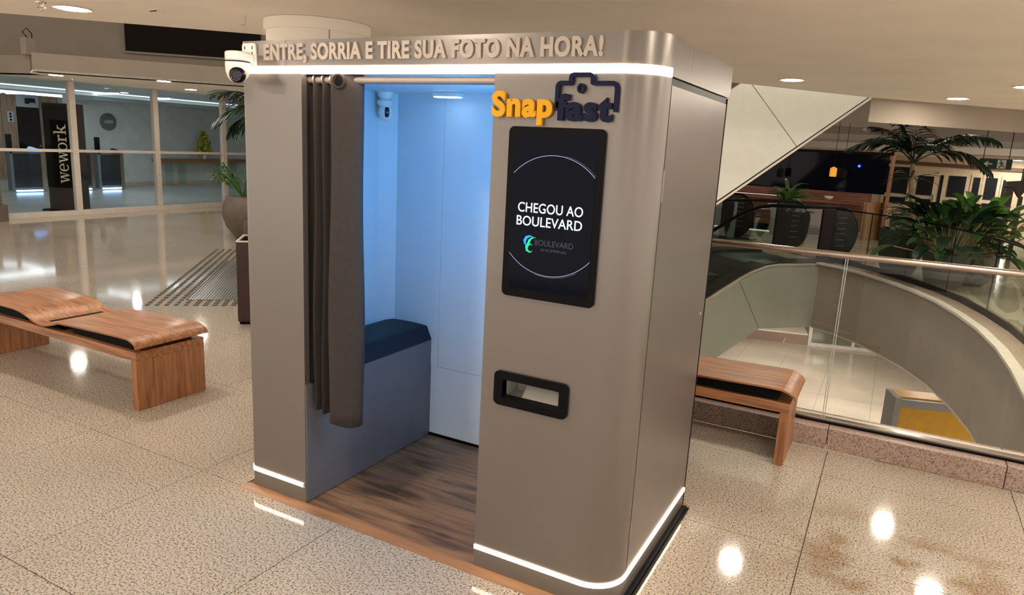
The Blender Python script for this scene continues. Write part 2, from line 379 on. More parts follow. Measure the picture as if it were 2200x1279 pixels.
# ================= left: soffit, beam, recess
ZS = 2.47
s0, s1, s2, s3 = [onz(a, b, ZS) for a, b in ((-260, 150), (66, 158), (70, 153), (540, 186))]
ds = (s3 - s2).normalized(); s4 = s3 + ds * 9
struct('ceiling', MB().poly([P2(s0), P2(s1), P2(s2), P2(s3), P2(s4), (-6, 17.5), (-21.6, 17.5), (-21.6, 2.6), (s0.x - 1, 2.6)], ZS, ZS + .03), M_ceil, smooth=0)
def vwall(name, a, b, z0, z1, th, m, **k):
    a = Vector((a[0], a[1], 0)); b = Vector((b[0], b[1], 0)); t = (b - a).normalized(); n = Vector((-t.y, t.x, 0)) * th
    return struct(name, MB().prism([a + Vector((0, 0, z0)), b + Vector((0, 0, z0)), b + Vector((0, 0, z1)), a + Vector((0, 0, z1))], n), m, smooth=0, **k)
zt = onv(66, 119, P2(s1), P2(s0)).z
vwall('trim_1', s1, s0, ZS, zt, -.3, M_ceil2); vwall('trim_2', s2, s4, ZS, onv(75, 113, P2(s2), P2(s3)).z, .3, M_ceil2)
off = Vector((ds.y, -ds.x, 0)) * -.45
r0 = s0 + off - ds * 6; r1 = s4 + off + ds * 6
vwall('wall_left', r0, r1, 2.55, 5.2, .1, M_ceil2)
pa, pb, pc, pd = [onv(a, b, P2(r0), P2(r1)) for a, b in ((264, 44), (560, 66), (560, 137), (268, 112))]
fr = thing('dark_window', 'long dark framed opening in the recess above the left beam', 'window', pa)
tow = Vector((ds.y, -ds.x, 0))
MB().prism([p + tow * .01 for p in (pa, Vector((pb.x, pb.y, pa.z + .9)), Vector((pb.x, pb.y, pd.z)), pd)], tow * .03).build('pane', M_dark, fr, smooth=0)
for u, v in ((pa, pd), (pd, Vector((pb.x, pb.y, pd.z)))): MB().tube([u + tow * .05, v + tow * .05], .025, 4).build('frame', M_ceil2, fr)
# small post with wire at the step of the beam
q1 = s1.copy(); q1.z = zt
t = thing('bracket_post', 'short boxed post with a loop of wire standing on the left beam', 'bracket', q1)
MB().box(q1.x - .05, q1.x + .1, q1.y - .1, q1.y + .08, zt, zt + .27).build('post', M_ceil2, t, bevel=.01)
MB().tube([q1 + Vector((0, 0, .27)), q1 + Vector((-.05, -.05, .36)), q1 + Vector((.02, -.02, .42)), q1 + Vector((.05, .04, .34)), q1 + Vector((.03, .05, .27))], .008, 6).build('wire', M_blackm, t)
# soffit lights
for k, (px, py, lb) in enumerate([(120, 161, 'soffit downlight above the first glass pane on the left'), (352, 174, 'middle soffit downlight over the shop glass wall'), (410, 192, 'smaller soffit downlight left of the palm frond')]):
    q = onz(px, py, ZS); downlight(q.x, q.y, ZS - .002, lb, GD, .10, M_downs)
sprinkler(155, 168, ZS, 'tiny sprinkler head on the soffit above the first glass post'); sprinkler(458, 199, ZS, 'tiny sprinkler head on the soffit beside the palm frond')
# atrium top and unseen downlights added to brighten the soffit and beam
struct('ceiling', MB().poly([(-16, -7), (0, -7), (0, 17), (-16, 17)], 5.2, 5.3), M_ceil2, smooth=0)
for x, y in ((-8, 1.5), (-6.5, 1.2), (-5, 3), (-3.5, 3), (-3.5, 4.9)):
    downlight(x, y, 5.198, 'added atrium downlight high above the left floor', 'added atrium downlights above the view', .13)
# ================= shop front glass wall (x = -11.1)
GX = -11.1
sf = thing('shop_front', 'cream framed glass shop wall behind the left bench', 'glass wall', (GX, 5.8, 0))
B(GX - .06, GX + .05, 2.0, 14.2, 0, .09).build('sill', M_alu, sf)
posts = [2.41, 4.12, 5.80, 7.50, 9.20, 10.9, 12.6, 14.1]
for y in posts: B(GX - .05, GX + .04, y - .055, y + .055, .09, ZS - .002).build('post', M_alu, sf)
for a, b in zip(posts, posts[1:]):
    B(GX - .04, GX + .02, a + .055, b - .055, 1.175, 1.225).build('transom', M_alu, sf)
    B(GX - .02, GX - .012, a + .055, b - .055, .09, 1.175).build('pane', M_glasss, sf, smooth=0)
    B(GX - .02, GX - .012, a + .055, b - .055, 1.225, ZS - .002).build('pane', M_glasss, sf, smooth=0)
q = onz(4, 474)
t = thing('stone_pillar', 'short grey stone pillar foot at the left edge by the shop glass', 'pillar', (q.x, q.y, 0))
B(q.x - .1, q.x + .12, q.y - .5, q.y + .06, 0, .28).build('base', M_pot2, t, bevel=.01); B(q.x - .08, q.x + .08, q.y - .5, q.y, .28, .6).build('shaft', M_pot2, t, bevel=.01)
# shop interior
struct('floor', MB().poly([(-21.5, 2.6), (-11.16, 2.6), (-11.16, 17.5), (-21.5, 17.5)], -.3, 0), M_shopfloor, smooth=0)
M_gwall = mat('grey shop wall', (.66, .72, .72), .7, var=.08, nscale=3)
M_cove = mat('shop ceiling', (.55, .62, .63), .8)
M_woodw = wood('panelled wall', (.33, .19, .11), (.50, .33, .21), 2, 1.5, .4)
struct('wall_back', B(-17.5, -17.3, 9.35, 17.4, 0, ZS), M_gwall, smooth=0)
struct('wall_side', B(-20.5, -17.5, 9.35 + 1.6, 9.45 + 1.6, 0, ZS), M_gwall, smooth=0)
struct('wall_left', B(-21.5, -11.2, 2.6, 2.7, 0, ZS), M_gwall, smooth=0); struct('wall_right', B(-17.3, -11.2, 17.3, 17.4, 0, ZS), M_gwall, smooth=0)
struct('baseboard_back', B(-17.3, -17.28, 9.35, 17.3, 0, .1), M_alu)
wwall = struct('wall_front', B(-20.9, -20.6, 2.7, 11.2, 0, ZS), M_gwall)
ys = [8.0, 8.55, 9.0, 9.35, 9.75]
for a, b in zip(ys, ys[1:]): B(-20.6, -20.57, a + .006, b - .006, 0, ZS - .03).build('panel', M_woodw, wwall)
for a, b in ((10.42, 10.75), (10.75, 11.1)): B(-20.6, -20.57, a + .006, b - .006, 0, ZS - .03).build('panel', M_woodw, wwall)
dr = struct('door_1', B(-20.6, -20.56, 9.77, 10.4, 0, 2.1), M_blackm); B(-20.6, -20.55, 9.77, 10.4, 2.1, ZS - .03).build('overhead_panel', M_white, dr); B(-20.56, -20.5, 10.3, 10.34, .95, 1.0).build('door_handle', M_chrome, dr)
t = thing('restroom_sign', 'small white pictogram sign on the wooden wall in the shop', 'sign', (-20.55, 9.55, 1.85))
B(-20.57, -20.55, 9.5, 9.66, 1.65, 1.95).build('plate', M_white, t)
for z in (1.88, 1.80, 1.71):
    MB().lathe([(.035, 0), (.035, .004)], (-20.55, 9.58, z), 12, Matrix.Rotation(pi / 2, 4, 'Y')).build('pictogram', M_black, t)
t = thing('wall_fixture', 'dark boxy fixture above the black door in the shop', 'fixture', (-20.5, 10.1, 2.28)); B(-20.55, -20.35, 10.0, 10.2, 2.2, 2.36).build('housing', M_blackm, t, bevel=.01); B(-20.36, -20.34, 10.03, 10.17, 2.19, 2.23).build('lens', M_white, t)
# cove steps
struct('trim_3', B(-15.0, -14.6, 2.7, 17.3, ZS - .10, ZS), M_cove); struct('trim_4', B(-17.3, -16.2, 9.4, 17.3, ZS - .14, ZS), M_cove)
struct('ceiling', B(-21, -11.17, 2.7, 17.3, ZS - .02, ZS - .001), M_cove, smooth=0)
MB().box(-18.2, -18.1, 3.5, 10.6, ZS - .08, ZS - .03).build('linear_lamp', emis('shop linear lamp', (.86, .95, 1), 5), label='bright straight ceiling lamp over the wooden wall inside the shop', category='lamp')
MB().box(-14.55, -14.1, 3.2, 16.8, ZS - .03, ZS - .021).build('cove_lamp', emis('shop cove lamp', (.80, .93, .96), 1.0), label='pale cove lamp strip running along the shop ceiling', category='lamp')
for px, py, lb in ((222, 203, 'shop downlight behind the second pane, leftmost of two'), (267, 199, 'shop downlight behind the second pane near the cove'), (310, 217, 'shop downlight low beside the second post')):
    q = onz(px, py, ZS - .025); downlight(q.x, q.y, ZS - .025, lb, 'shop ceiling downlights', .07, M_downc)
for (a, b), (c, d_), lb in (((8, 567), (36, 569), 'short shop tube lamp, leftmost'), ((48, 568), (98, 583), 'shop tube lamp next to the short one'), ((212, 622), (282, 638), 'shop tube lamp nearest the glass wall'), ((360, 611), (384, 617), 'small shop tube lamp at the right')):
    p = onz(a, b, -2.43); q = onz(c, d_, -2.43); p.z = q.z = ZS - .04
    MB().tube([p, q], .02, 6).build('tube_lamp', emis('tube lamp', (.85, .93, 1), 6), label=lb + ', under the shop ceiling', category='lamp', group='tube lamps of the shop')
# shelf and flowers
t = thing('console_table', 'long wooden shelf table on glass legs against the grey shop wall', 'table', (-17.0, 13.3, 0))
B(-17.27, -16.8, 11.72, 15.1, .70, .80).build('tabletop', M_bench_x, t, bevel=.004)
for y in (12.1, 12.55, 14.0, 14.5): B(-17.2, -16.85, y, y + .02, 0, .70).build('leg', M_glassg, t, smooth=0)
t = thing('flower_vase', 'yellow flower bouquet in a white vase on the wooden shop table', 'flowers', (-16.96, 13.35, .80))
MB().lathe([(.05, 0), (.07, .05), (.06, .12), (.045, .14)], (-16.96, 13.35, .80), 16).build('vase', M_camw, t)
M_flower = mat('yellow flowers', (.62, .55, .03), .6, var=.3, nscale=30)
def tufts(mb, c, n, fr, sz):
    for k in range(n):
        p = c + fr(k); d = Vector((random.uniform(-1, 1), random.uniform(-1, 1), random.uniform(-.3, 1))).normalized(); s = d.orthogonal().normalized() * sz * .45; d = d * sz
        mb.add([p, p + d * .5 + s, p + d, p + d * .5 - s], [(0, 1, 2, 3)])
def cone(k):
    h = random.random(); r = (.30 - .24 * h) * math.sqrt(random.random()); a = random.uniform(0, 6.28); return Vector((r * .8 * math.cos(a), r * math.sin(a), .12 + .72 * h))
mb = MB(); tufts(mb, Vector((-16.96, 13.35, .80)), 420, cone, .07); mb.build('blossoms', M_flower, t, smooth=0, kind='stuff', recalc=False)
mb = MB(); tufts(mb, Vector((-16.96, 13.35, .80)), 160, cone, .08); mb.build('leaves', M_leafb, t, smooth=0, kind='stuff', recalc=False)
# round wall plaque
t = thing('wall_plaque', 'round dark plaque with pale capitals on the grey shop wall', 'plaque', (-17.28, 10.45, 1.79))
MB().lathe([(.24, 0), (.24, .03), (.22, .035)], (-17.3, 10.45, 1.79), 32, Matrix.Rotation(pi / 2, 4, 'Y')).build('disc', mat('plaque grey', (.10, .13, .15), .4), t)
MB().tube([(-17.26, 10.45 + .205 * math.cos(a), 1.79 + .205 * math.sin(a)) for a in [i * pi / 16 for i in range(32)]], .006, 6, True).build('ring', M_chrome, t)
letters('LEED', t, M_camw, (-17.262, 10.33, 1.755), (0, 1, 0), (0, 0, 1), (1, 0, 0), .25, .08, .006, .015)
# totem sign
an = math.radians(-62); tn = Vector((math.cos(an), math.sin(an), 0)); tu = Vector((-tn.y, tn.x, 0))   # tu = to the right of the text face
tc0 = Vector((-12.03, 5.785, 0)); w_, t_ = .58, .36
def TB(u0, u1, n0, n1, z0, z1): 
    M = Matrix((( tu.x, tn.x, 0, tc0.x), (tu.y, tn.y, 0, tc0.y), (0, 0, 1, 0), (0, 0, 0, 1))); return MB().box(u0, u1, n0, n1, z0, z1, M)
t = thing('totem_sign', 'tall black totem sign with white vertical serif lettering behind the shop glass', 'sign', tc0)
TB(-.0, w_, -t_, 0, .03, 2.07).build('body', mat('totem brown', (.045, .038, .032), .7, spec=.1), t, bevel=.005); TB(-.12, w_ + .1, -t_ - .05, .06, 0, .03).build('base', M_blackm, t)
TB(.0, w_ - .0, 0.0005, .008, .46, 2.05).build('face', mat('totem black', (.006, .006, .006), .85, spec=.05), t)
# serif word built from strokes, reading upwards
def stroke_word(parent, O, U, V, N, k, m):
    # each letter: list of polygons in em units (x right, y up)
    def rect(a, b, c, d): return [(a, b), (c, b), (c, d), (a, d)]
    def wl():
        P = []
        for a, b, th in ((.02, .25, .11), (.25, .40, .05), (.40, .60, .11), (.60, .76, .05)):
            y0, y1 = (.68, 0) if th > .1 else (0, .68)
            P.append([(a, y0), (a + th, y0), (b + th * .6, y1), (b - th * .4, y1)] if th > .1 else [(a, y0), (a + th, y0), (b + th, y1), (b, y1)])
        return P + [rect(-.05, .63, .20, .68), rect(.33, .63, .50, .68), rect(.66, .63, .88, .68)], .90
    def ring(cx, cy, rx, ry, tx, ty, a0=0, a1=360, n=22):
        P = []
        for i in range(n):
            u = math.radians(a0 + (a1 - a0) * i / n); v = math.radians(a0 + (a1 - a0) * (i + 1) / n)
            f = lambda a, s: (cx + (rx - s * tx) * math.cos(a), cy + (ry - s * ty) * math.sin(a))
            P.append([f(u, 0), f(v, 0), f(v, 1), f(u, 1)])
        return P
    def el(): return ring(.30, .34, .30, .36, .11, .05, 0, 320) + [rect(.10, .34, .58, .39)], .68
    def ol(): return ring(.32, .34, .32, .36, .12, .05), .72
    def rl(): return [rect(.08, 0, .21, .66), rect(-.02, 0, .33, .05), rect(-.02, .61, .12, .66)] + ring(.40, .48, .22, .20, .06, .08, 60, 170, 8) + ring(.44, .60, .07, .07, .069, .069), .56
    def kl(): return [rect(.08, 0, .21, .98), rect(-.02, 0, .30, .05), rect(-.02, .93, .12, .98), [(.19, .28), (.28, .28), (.56, .63), (.47, .63)], [(.26, .36), (.36, .44), (.66, .03), (.50, .03)], rect(.44, 0, .76, .05), rect(.38, .62, .68, .67)], .80
    x = 0
    for fn in (wl, el, wl, ol, rl, kl):
        P, adv = fn(); mb = MB()
        for pl in P: mb.prism([O + U * ((x + a) * k) + V * (b * k) for a, b in pl], N * .004)
        mb.build('letter', m, parent, smooth=0); x += adv
    return x
O = tc0 + tu * .43 + tn * .009 + Vector((0, 0, .56)); kk = 1.15 / 4.56
stroke_word(t, O, Vector((0, 0, 1)), -tu, tn, kk * .98, mat('ivory print', (.70, .64, .48), .5))
# turnstiles
def turnstile(y0, y1, lb, scr):
    x = -16.0; t = thing('turnstile', lb, 'turnstile', (x, (y0 + y1) / 2, 0), 'shop entrance turnstiles')
    MT = mat('smoked panel', (.03, .035, .04), .15); B(x - .14, x + .0, y0, y1, .10, .93).build('cabinet', MT, t, bevel=.01)
    B(x - .16, x + .03, y1 - .1, y1, 0, 1.0).build('end_post', M_chrome, t); B(x - .15, x + .02, y0 - .02, y0 + .05, .05, 1.0).build('end_post', mat('grey post', (.16, .19, .2), .4), t)
    B(x - .15, x + .02, y0, y1, .93, .98).build('top', mat('grey top', (.12, .14, .15), .3), t)
    ym = (y0 + y1) / 2; B(x + .0, x + .006, y0 + .08, ym - .02, .25, .86).build('wing', MT, t); B(x + .0, x + .006, ym + .02, y1 - .12, .25, .86).build('wing', MT, t)
    B(x - .05, x + .05, y0 - .05, y0 + .05, .98, 1.38).build('scanner', M_black, t, bevel=.01)
    MB().prism([(x - .05, ym, .98), (x - .05, ym + .3, .98), (x - .05, ym + .3, 1.03), (x - .05, ym + .06, 1.10)], (.12, 0, 0)).build('reader', emis('blue display', (.15, .4, 1), 1.2) if scr else M_black, t)
    B(x - .02, x + .05, y0 + .08, y1 - .12, .03, .06).build('light_strip', emis('turnstile led', (.35, .6, 1), 7), t)
turnstile(7.15, 7.93, 'turnstile with a blue display, leftmost behind the first shop pane', True)
turnstile(8.35, 9.15, 'middle turnstile partly behind the black totem sign', False)
turnstile(9.28, 9.97, 'rightmost turnstile, right of the black totem sign', False)

# ================= tactile strip, floor grate, dark box beside the booth
tk = onz(305, 658); uu = Vector((.762, .648, 0)); vv_ = Vector((-.648, .762, 0))
def UV(o, u, v): return o + uu * u + vv_ * v
mb = MB()
for r in range(5):
    for i in range(34):
        p = UV(tk, .02 + r * .088, .02 + i * .11); mb.prism([p, p + uu * .035, p + uu * .035 + vv_ * .06, p + vv_ * .06], (0, 0, .005))
for r in range(4):
    for i in range(5, 26):
        p = UV(tk, .02 + i * .088, .02 + r * .075); mb.prism([p, p + uu * .05, p + uu * .05 + vv_ * .03, p + vv_ * .03], (0, 0, .005))
mb.build('tactile_strip', mat('rubber studs', (.035, .03, .025), .6), smooth=0, label='L-shaped band of short black tactile studs on the floor left of the booth', category='tactile strip', kind='stuff')
gk = onz(405, 645); t = thing('floor_grate', 'ribbed metal entrance mat set in the floor beside the tactile studs', 'floor mat', gk)
for j in range(2):
    MB().prism([UV(gk, 0, j * 1.22), UV(gk, 2.0, j * 1.22), UV(gk, 2.0, j * 1.22 + 1.2), UV(gk, 0, j * 1.22 + 1.2)], (0, 0, .004)).build('panel', mat('grate metal', (.16, .17, .17), .35, .6), t, smooth=0)
mb = MB()
for i in range(66): p = UV(gk, i * .03, 0) + Vector((0, 0, .004)); mb.prism([p, p + uu * .012, p + uu * .012 + vv_ * 2.42, p + vv_ * 2.42], (0, 0, .004))
mb.build('rib', mat('grate rib', (.55, .56, .55), .3, .8), t, smooth=0, kind='stuff')
MB().prism([UV(gk, -.02, 0), UV(gk, 0, 0), UV(gk, 0, 2.42), UV(gk, -.02, 2.42)], (0, 0, .006)).build('edge', M_black, t)
bk0 = onz(512, 698); t = thing('box', 'tall dark maroon box with a pale rim, just left of the booth', 'box', bk0)
M_mar = mat('maroon laminate', (.030, .010, .008), .35)
MB().prism([UV(bk0, 0.012, .012), UV(bk0, .8, .012), UV(bk0, .8, .42), UV(bk0, .012, .42)], (0, 0, .03)).build('plinth', M_blackm, t)
for (a, b, c, d_) in ((0, .8, 0, .02), (0, .8, .41, .43), (0, .02, 0.02, .41), (.78, .8, .02, .41)):
    MB().prism([UV(bk0, a, c) + Vector((0, 0, .03)), UV(bk0, b, c) + Vector((0, 0, .03)), UV(bk0, b, d_) + Vector((0, 0, .03)), UV(bk0, a, d_) + Vector((0, 0, .03))], (0, 0, .725)).build('side_panel', M_mar, t)
    MB().prism([UV(bk0, a, c) + Vector((0, 0, .756)), UV(bk0, b, c) + Vector((0, 0, .756)), UV(bk0, b, d_) + Vector((0, 0, .756)), UV(bk0, a, d_) + Vector((0, 0, .756))], (0, 0, .012)).build('rim', M_alu, t)
MB().prism([UV(bk0, .02, .02) + Vector((0, 0, .66)), UV(bk0, .78, .02) + Vector((0, 0, .66)), UV(bk0, .78, .41) + Vector((0, 0, .66)), UV(bk0, .02, .41) + Vector((0, 0, .66))], (0, 0, .02)).build('tray', mat('red brown tray', (.12, .035, .02), .5), t)

# ================= benches
def bench_parts(root, L, y0, y1):      # right end of the frame at x = 0, runs to -L
    ym = y0; mid = -L / 2
    def prof(pts, th):
        top = pts; P = [Vector((x, 0, z)) for x, z in pts]; low = []
        for i, p in enumerate(P):
            t = (P[min(i + 1, len(P) - 1)] - P[max(i - 1, 0)]).normalized(); n = Vector((t.z, 0, -t.x))
            if n.z > 0: n = -n
            low.append((p.x + n.x * th, p.z + n.z * th))
        return top + low[::-1]
    def smoothp(pts, n=6):
        out = []
        for i in range(len(pts) - 1):
            p0 = pts[max(i - 1, 0)]; p1 = pts[i]; p2 = pts[i + 1]; p3 = pts[min(i + 2, len(pts) - 1)]
            for k in range(n):
                t = k / n; out.append(tuple(.5 * ((2 * p1[c]) + (-p0[c] + p2[c]) * t + (2 * p0[c] - 5 * p1[c] + 4 * p2[c] - p3[c]) * t * t + (-p0[c] + 3 * p1[c] - 3 * p2[c] + p3[c]) * t ** 3) for c in (0, 1)))
        return out + [pts[-1]]
    def shell(pts):
        pr = prof(smoothp(pts), .011); n = len(pr); h = n // 2
        a = [(x, y0 - .015, z) for x, z in pr]; b = [(x, y1 + .015, z) for x, z in pr]
        fs = [(i, (i + 1) % n, (i + 1) % n + n, i + n) for i in range(n)]
        for i in range(h - 1): fs.append((i, n - 1 - i, n - 2 - i, i + 1)); fs.append((n + i, n + i + 1, 2 * n - 2 - i, 2 * n - 1 - i))
        return MB().add(a + b, fs)
    shell([(.028, .405), (.012, .432), (-.03, .452), (-.10, .460), (-.40, .454), (mid + .26, .444), (mid + .155, .440)]).build('seat_shell', M_bench_x, root, smooth=40, world=False)
    shell([(mid + .15, .436), (mid + .07, .415), (mid - .02, .398), (mid - .11, .405), (mid - .22, .440), (mid - .32, .458), (mid - .45, .462), (-L + .10, .462), (-L + .03, .452), (-L - .012, .432), (-L - .028, .405)]).build('seat_shell', M_bench_x, root, smooth=40, world=False)
    MB().box(-L, 0, y0, y1, .318, .374).build('rail', M_bench_x, root, bevel=.002, world=False)
    for a in (-.05, -L): MB().box(a, a + .05, y0, y1, 0, .318).build('leg', M_bench_z, root, bevel=.002, world=False)
    for a, b, c in ((mid + .24, -.075, .428), (-L + .075, mid - .30, .428), (mid - .12, mid + .12, .384)): MB().box(a, b, y0 + .035, y1 - .035, .374, c).build('filler', M_blackm, root, world=False)
    for a in (-.35, mid - .1, mid + .3, -L + .3): MB().box(a, a + .05, y0 + .06, y1 - .06, .374, .40 if abs(a - mid) < .2 else .440).build('spacer', M_blackm, root, world=False)
bl = thing('bench', 'long wooden bench with a dipped plywood seat at the left of the picture', 'bench', (-1.29, .528, 0), 'wooden mall benches'); bench_parts(bl, 1.86, -.242, .242)
br = thing('bench', 'wooden bench with a curled seat end, right of the booth by the railing', 'bench', (2.262, 2.005, 0), 'wooden mall benches'); bench_parts(br, 1.86, -.205, .205)

# ================= THE BOOTH
W, DP, HB = 1.9, 1.0, 2.1
booth = thing('photo_booth', 'large silver photo booth with rounded corner and lit strips in the middle', 'photo booth', (.95, .5, 0))
xa, xb, R1, R0 = .366, 1.296, .14, .04; ZT0, ZT1, ZB0, ZB1 = 1.966, 2.000, .090, .108
cR_ = arc(W - R1, R1, R1, -90, 0, 14); cL_ = arc(R0, R0, R0, 180, 270, 6)
# floor mat of planks
ZM = .012
pm = B(-.03, W + .035, .0, DP + .01, 0, .004); pm.build('underlay', M_black, booth)
rows = [(.0, .17), (.17, .34), (.34, .51), (.51, .68), (.68, .85), (.85, DP)]
jj = [[-.01, .55, W], [-.01, .95, W], [-.01, .30, 1.25, W], [-.01, .75, W], [-.01, .45, 1.5, W], [-.01, 1.1, W]]
for (a, b), js in zip(rows, jj):
    for c, d_ in zip(js, js[1:]): B(c + .0006, d_ - .0006, a + .0006, b - .0006, .004, ZM).build('plank', M_mat, booth, smooth=0)
MB().add([(-.045, -.048, 0), (W - .1, -.048, 0), (W - .1, 0, ZM), (-.012, 0, ZM), (-.012, 0, 0), (W - .1, 0, 0)], [(0, 1, 2, 3), (0, 4, 5, 1), (1, 5, 2), (0, 3, 4), (3, 2, 5, 4)]).build('edge_trim', M_mat2, booth, smooth=0)
B(W - .02, W + .02, DP - .04, DP + .03, .004, ZM).build('edge_trim', M_mat2, booth)
MB().sweep([(W - .1, -.012)] + arc(W - R1, R1, R1 + .022, -75, 0, 8) + [(W + .022, DP)], [0, .014], .03).build('gasket', M_black, booth)
# left column
MB().sweep([(0, .35)] + cL_ + [(xa, 0)], [ZM, ZB0], .018).build('base_panel', M_silver, booth)
MB().sweep([(0, .35)] + cL_ + [(xa, 0)], [ZB1, ZT0], .018).build('front_panel', M_silver, booth)
B(xa - .018, xa, .018, .03, ZM, ZT0).build('jamb', M_silver, booth); 
B(0, .018, .35, DP, ZM, ZT1).build('side_panel', M_silver, booth)
MB().sweep([(-.004, .30)] + arc(R0, R0, R0 + .004, 180, 270, 6) + [(xa - .012, -.004)], [ZB0, ZB1], .02).build('light_strip', M_strip, booth)
B(xa - .012, xa + .001, -.005, .02, ZB0, ZB1 + .001).build('end_cap', M_chrome, booth)
# right cabinet with a hole for the tray
sx0, sx1, sz0, sz1 = 1.392, 1.632, .770, .842
MB().sweep([(xb, 0), (sx0, 0), (sx1, 0)] + cR_, [ZB1, sz0, sz1, ZT0], .018, skip={(1, 1)}).build('front_panel', M_silver, booth)
MB().sweep([(xb, 0)] + cR_ + [(W, DP)], [ZM, ZB0], .018).build('base_panel', M_silver, booth)
side = MB().sweep([(W, R1 + .009), (W, DP)], [ZB1 + .002, ZT0 - .024], .018).build('service_door', M_silver, booth)
B(W - .001, W + .004, R1 + .001, R1 + .010, 1.55, 1.66).build('hinge', M_steel, side); B(W - .001, W + .004, R1 + .001, R1 + .010, .25, .33).build('hinge', M_steel, side)
q = onx(1503, 675, W); MB().lathe([(.011, 0), (.011, .004), (.006, .006)], (W, min(q.y, DP - .03), q.z), 16, Matrix.Rotation(pi / 2, 4, 'Y')).build('lock', M_chrome, side)
B(W - .016, W - .010, R1 - .03, R1 + .03, ZB1, ZT0).build('gap_shadow_strip', M_black, booth); 
B(W - .014, W - .003, R1, DP, ZT0 - .03, ZT0).build('gap_strip', M_black, booth)
MB().sweep([(xb, -.004)] + arc(W - R1, R1, R1 + .004, -90, 0, 14) + [(W + .004, DP)], [ZB0, ZB1], .02).build('light_strip', M_strip, booth)
B(xb, xb + .018, .018, DP, ZM, ZT0).build('inner_panel', M_white, booth)
# top strip and fascia
MB().sweep([(-.004, .30)] + arc(R0, R0, R0 + .004, 180, 270, 6) + arc(W - R1, R1, R1 + .004, -90, -4, 14), [ZT0, ZT1 - .004], .03).build('light_strip', M_strip, booth)
MB().sweep([(W + .004, R1 - .01), (W + .004, DP + .03)], [ZT0 + .004, ZT1 - .004], .03).build('strip_profile', M_silver, booth, smooth=0)
MB().sweep([(0, .35)] + cL_ + [(.279, 0)], [ZT1 - .004, HB], .018).build('fascia_panel', M_silver, booth)
MB().sweep([(.2805, 0)] + cR_ + [(W, .379)], [ZT1 - .004, HB], .018).build('fascia_panel', M_silver, booth)
MB().sweep([(W, .3805), (W, DP + .06)], [ZT1 - .004, HB], .018).build('fascia_panel', M_silver, booth)
B(0, .018, .35, DP, ZT1, HB).build('fascia_panel', M_silver, booth)
MB().poly([(0.018, DP)] + [(x + .0, y + .018) for x, y in arc(R0 + .018, R0, R0, 180, 270, 6)] + [(x - .018, y) for x, y in arc(W - R1, R1 + .018, R1, -90, 0, 10)] + [(W - .018, DP + .02)], HB - .03, HB - .005).build('roof', M_silver, booth)
# interior
B(.018, .030, .02, DP, .60, ZT0).build('interior_panel', M_white, booth)
B(.030, .419, DP - .0, DP + .012, .443, ZT0).build('back_panel', M_white, booth)
B(.421, xb, DP - .0, DP + .012, .443, ZT0).build('back_panel', M_white, booth)
B(.374, xb, DP - .0, DP + .012, .030, .441).build('back_panel', M_white, booth)
B(.0, W, DP + .013, DP + .022, .0, ZT0).build('backing', M_blackm, booth)
MB().poly([(.030, .925), (.105, DP), (.030, DP)], .60, ZT0).build('corner_cover', M_white, booth)
B(.018, .60, .02, DP, ZT0, ZT0 + .015).build('ceiling_panel', M_white, booth); B(.603, xb, .02, DP, ZT0, ZT0 + .015).build('ceiling_panel', M_white, booth)
# seat
M_seatp = mat('grey seat front', (.15, .15, .165), .45, .2)
B(.360, .372, .004, DP, ZM + .006, .600).build('seat_front', M_seatp, booth, smooth=0)
B(.032, .360, .03, DP, .56, .595).build('seat_base', M_seatp, booth)
cu = MB(); ny, nx = 22, 10
def cz(i, j):
    u = i / nx; v = j / ny; e = min(1, min(u, 1 - u) * 7) ; f = min(1, v * 14); return .602 + .072 * (1 - (1 - e) ** 2.5) ** .5 * (1 - (1 - f) ** 2.5) ** .5 + .008 * math.sin(pi * u)
cu.add([(.034 + (.376 - .034) * i / nx, .035 + (.995 - .035) * j / ny, cz(i, j) if 0 < i < nx and 0 < j else .602) for i in range(nx + 1) for j in range(ny + 1)],
       [(i * (ny + 1) + j, i * (ny + 1) + j + 1, (i + 1) * (ny + 1) + j + 1, (i + 1) * (ny + 1) + j) for i in range(nx) for j in range(ny)])
cu.box(.036, .374, .037, .993, .598, .606); cu.build('cushion', M_cushion, booth, smooth=60, recalc=False)
# curtain rod
MB().tube([(xa - .02, .055, 1.945), (xb + .01, .055, 1.945)], .015, 12).build('curtain_rod', mat('taupe rod', (.20, .165, .145), .5), booth)
# interior lights
il = B(.44, .60, .84, .90, ZT0 - .022, ZT0).build('light_fixture', M_camw, booth, bevel=.004); B(.45, .59, .845, .895, ZT0 - .026, ZT0 - .021).build('lens', emis('booth lamp', (.45, .70, 1), 9), il)
dp = B(xb - .014, xb, .10, .50, 1.18, 1.86).build('softbox', M_camw, booth, label='white framed light panel on the inside of the cabinet')
B(xb - .018, xb - .013, .12, .48, 1.20, 1.84).build('diffuser', emis('booth light panel', BLUE, 12.5), dp)
B(xb - .07, xb, .16, .45, .98, 1.00).build('shelf', M_white, booth)  # unseen ledge added to block the light panel's downward light
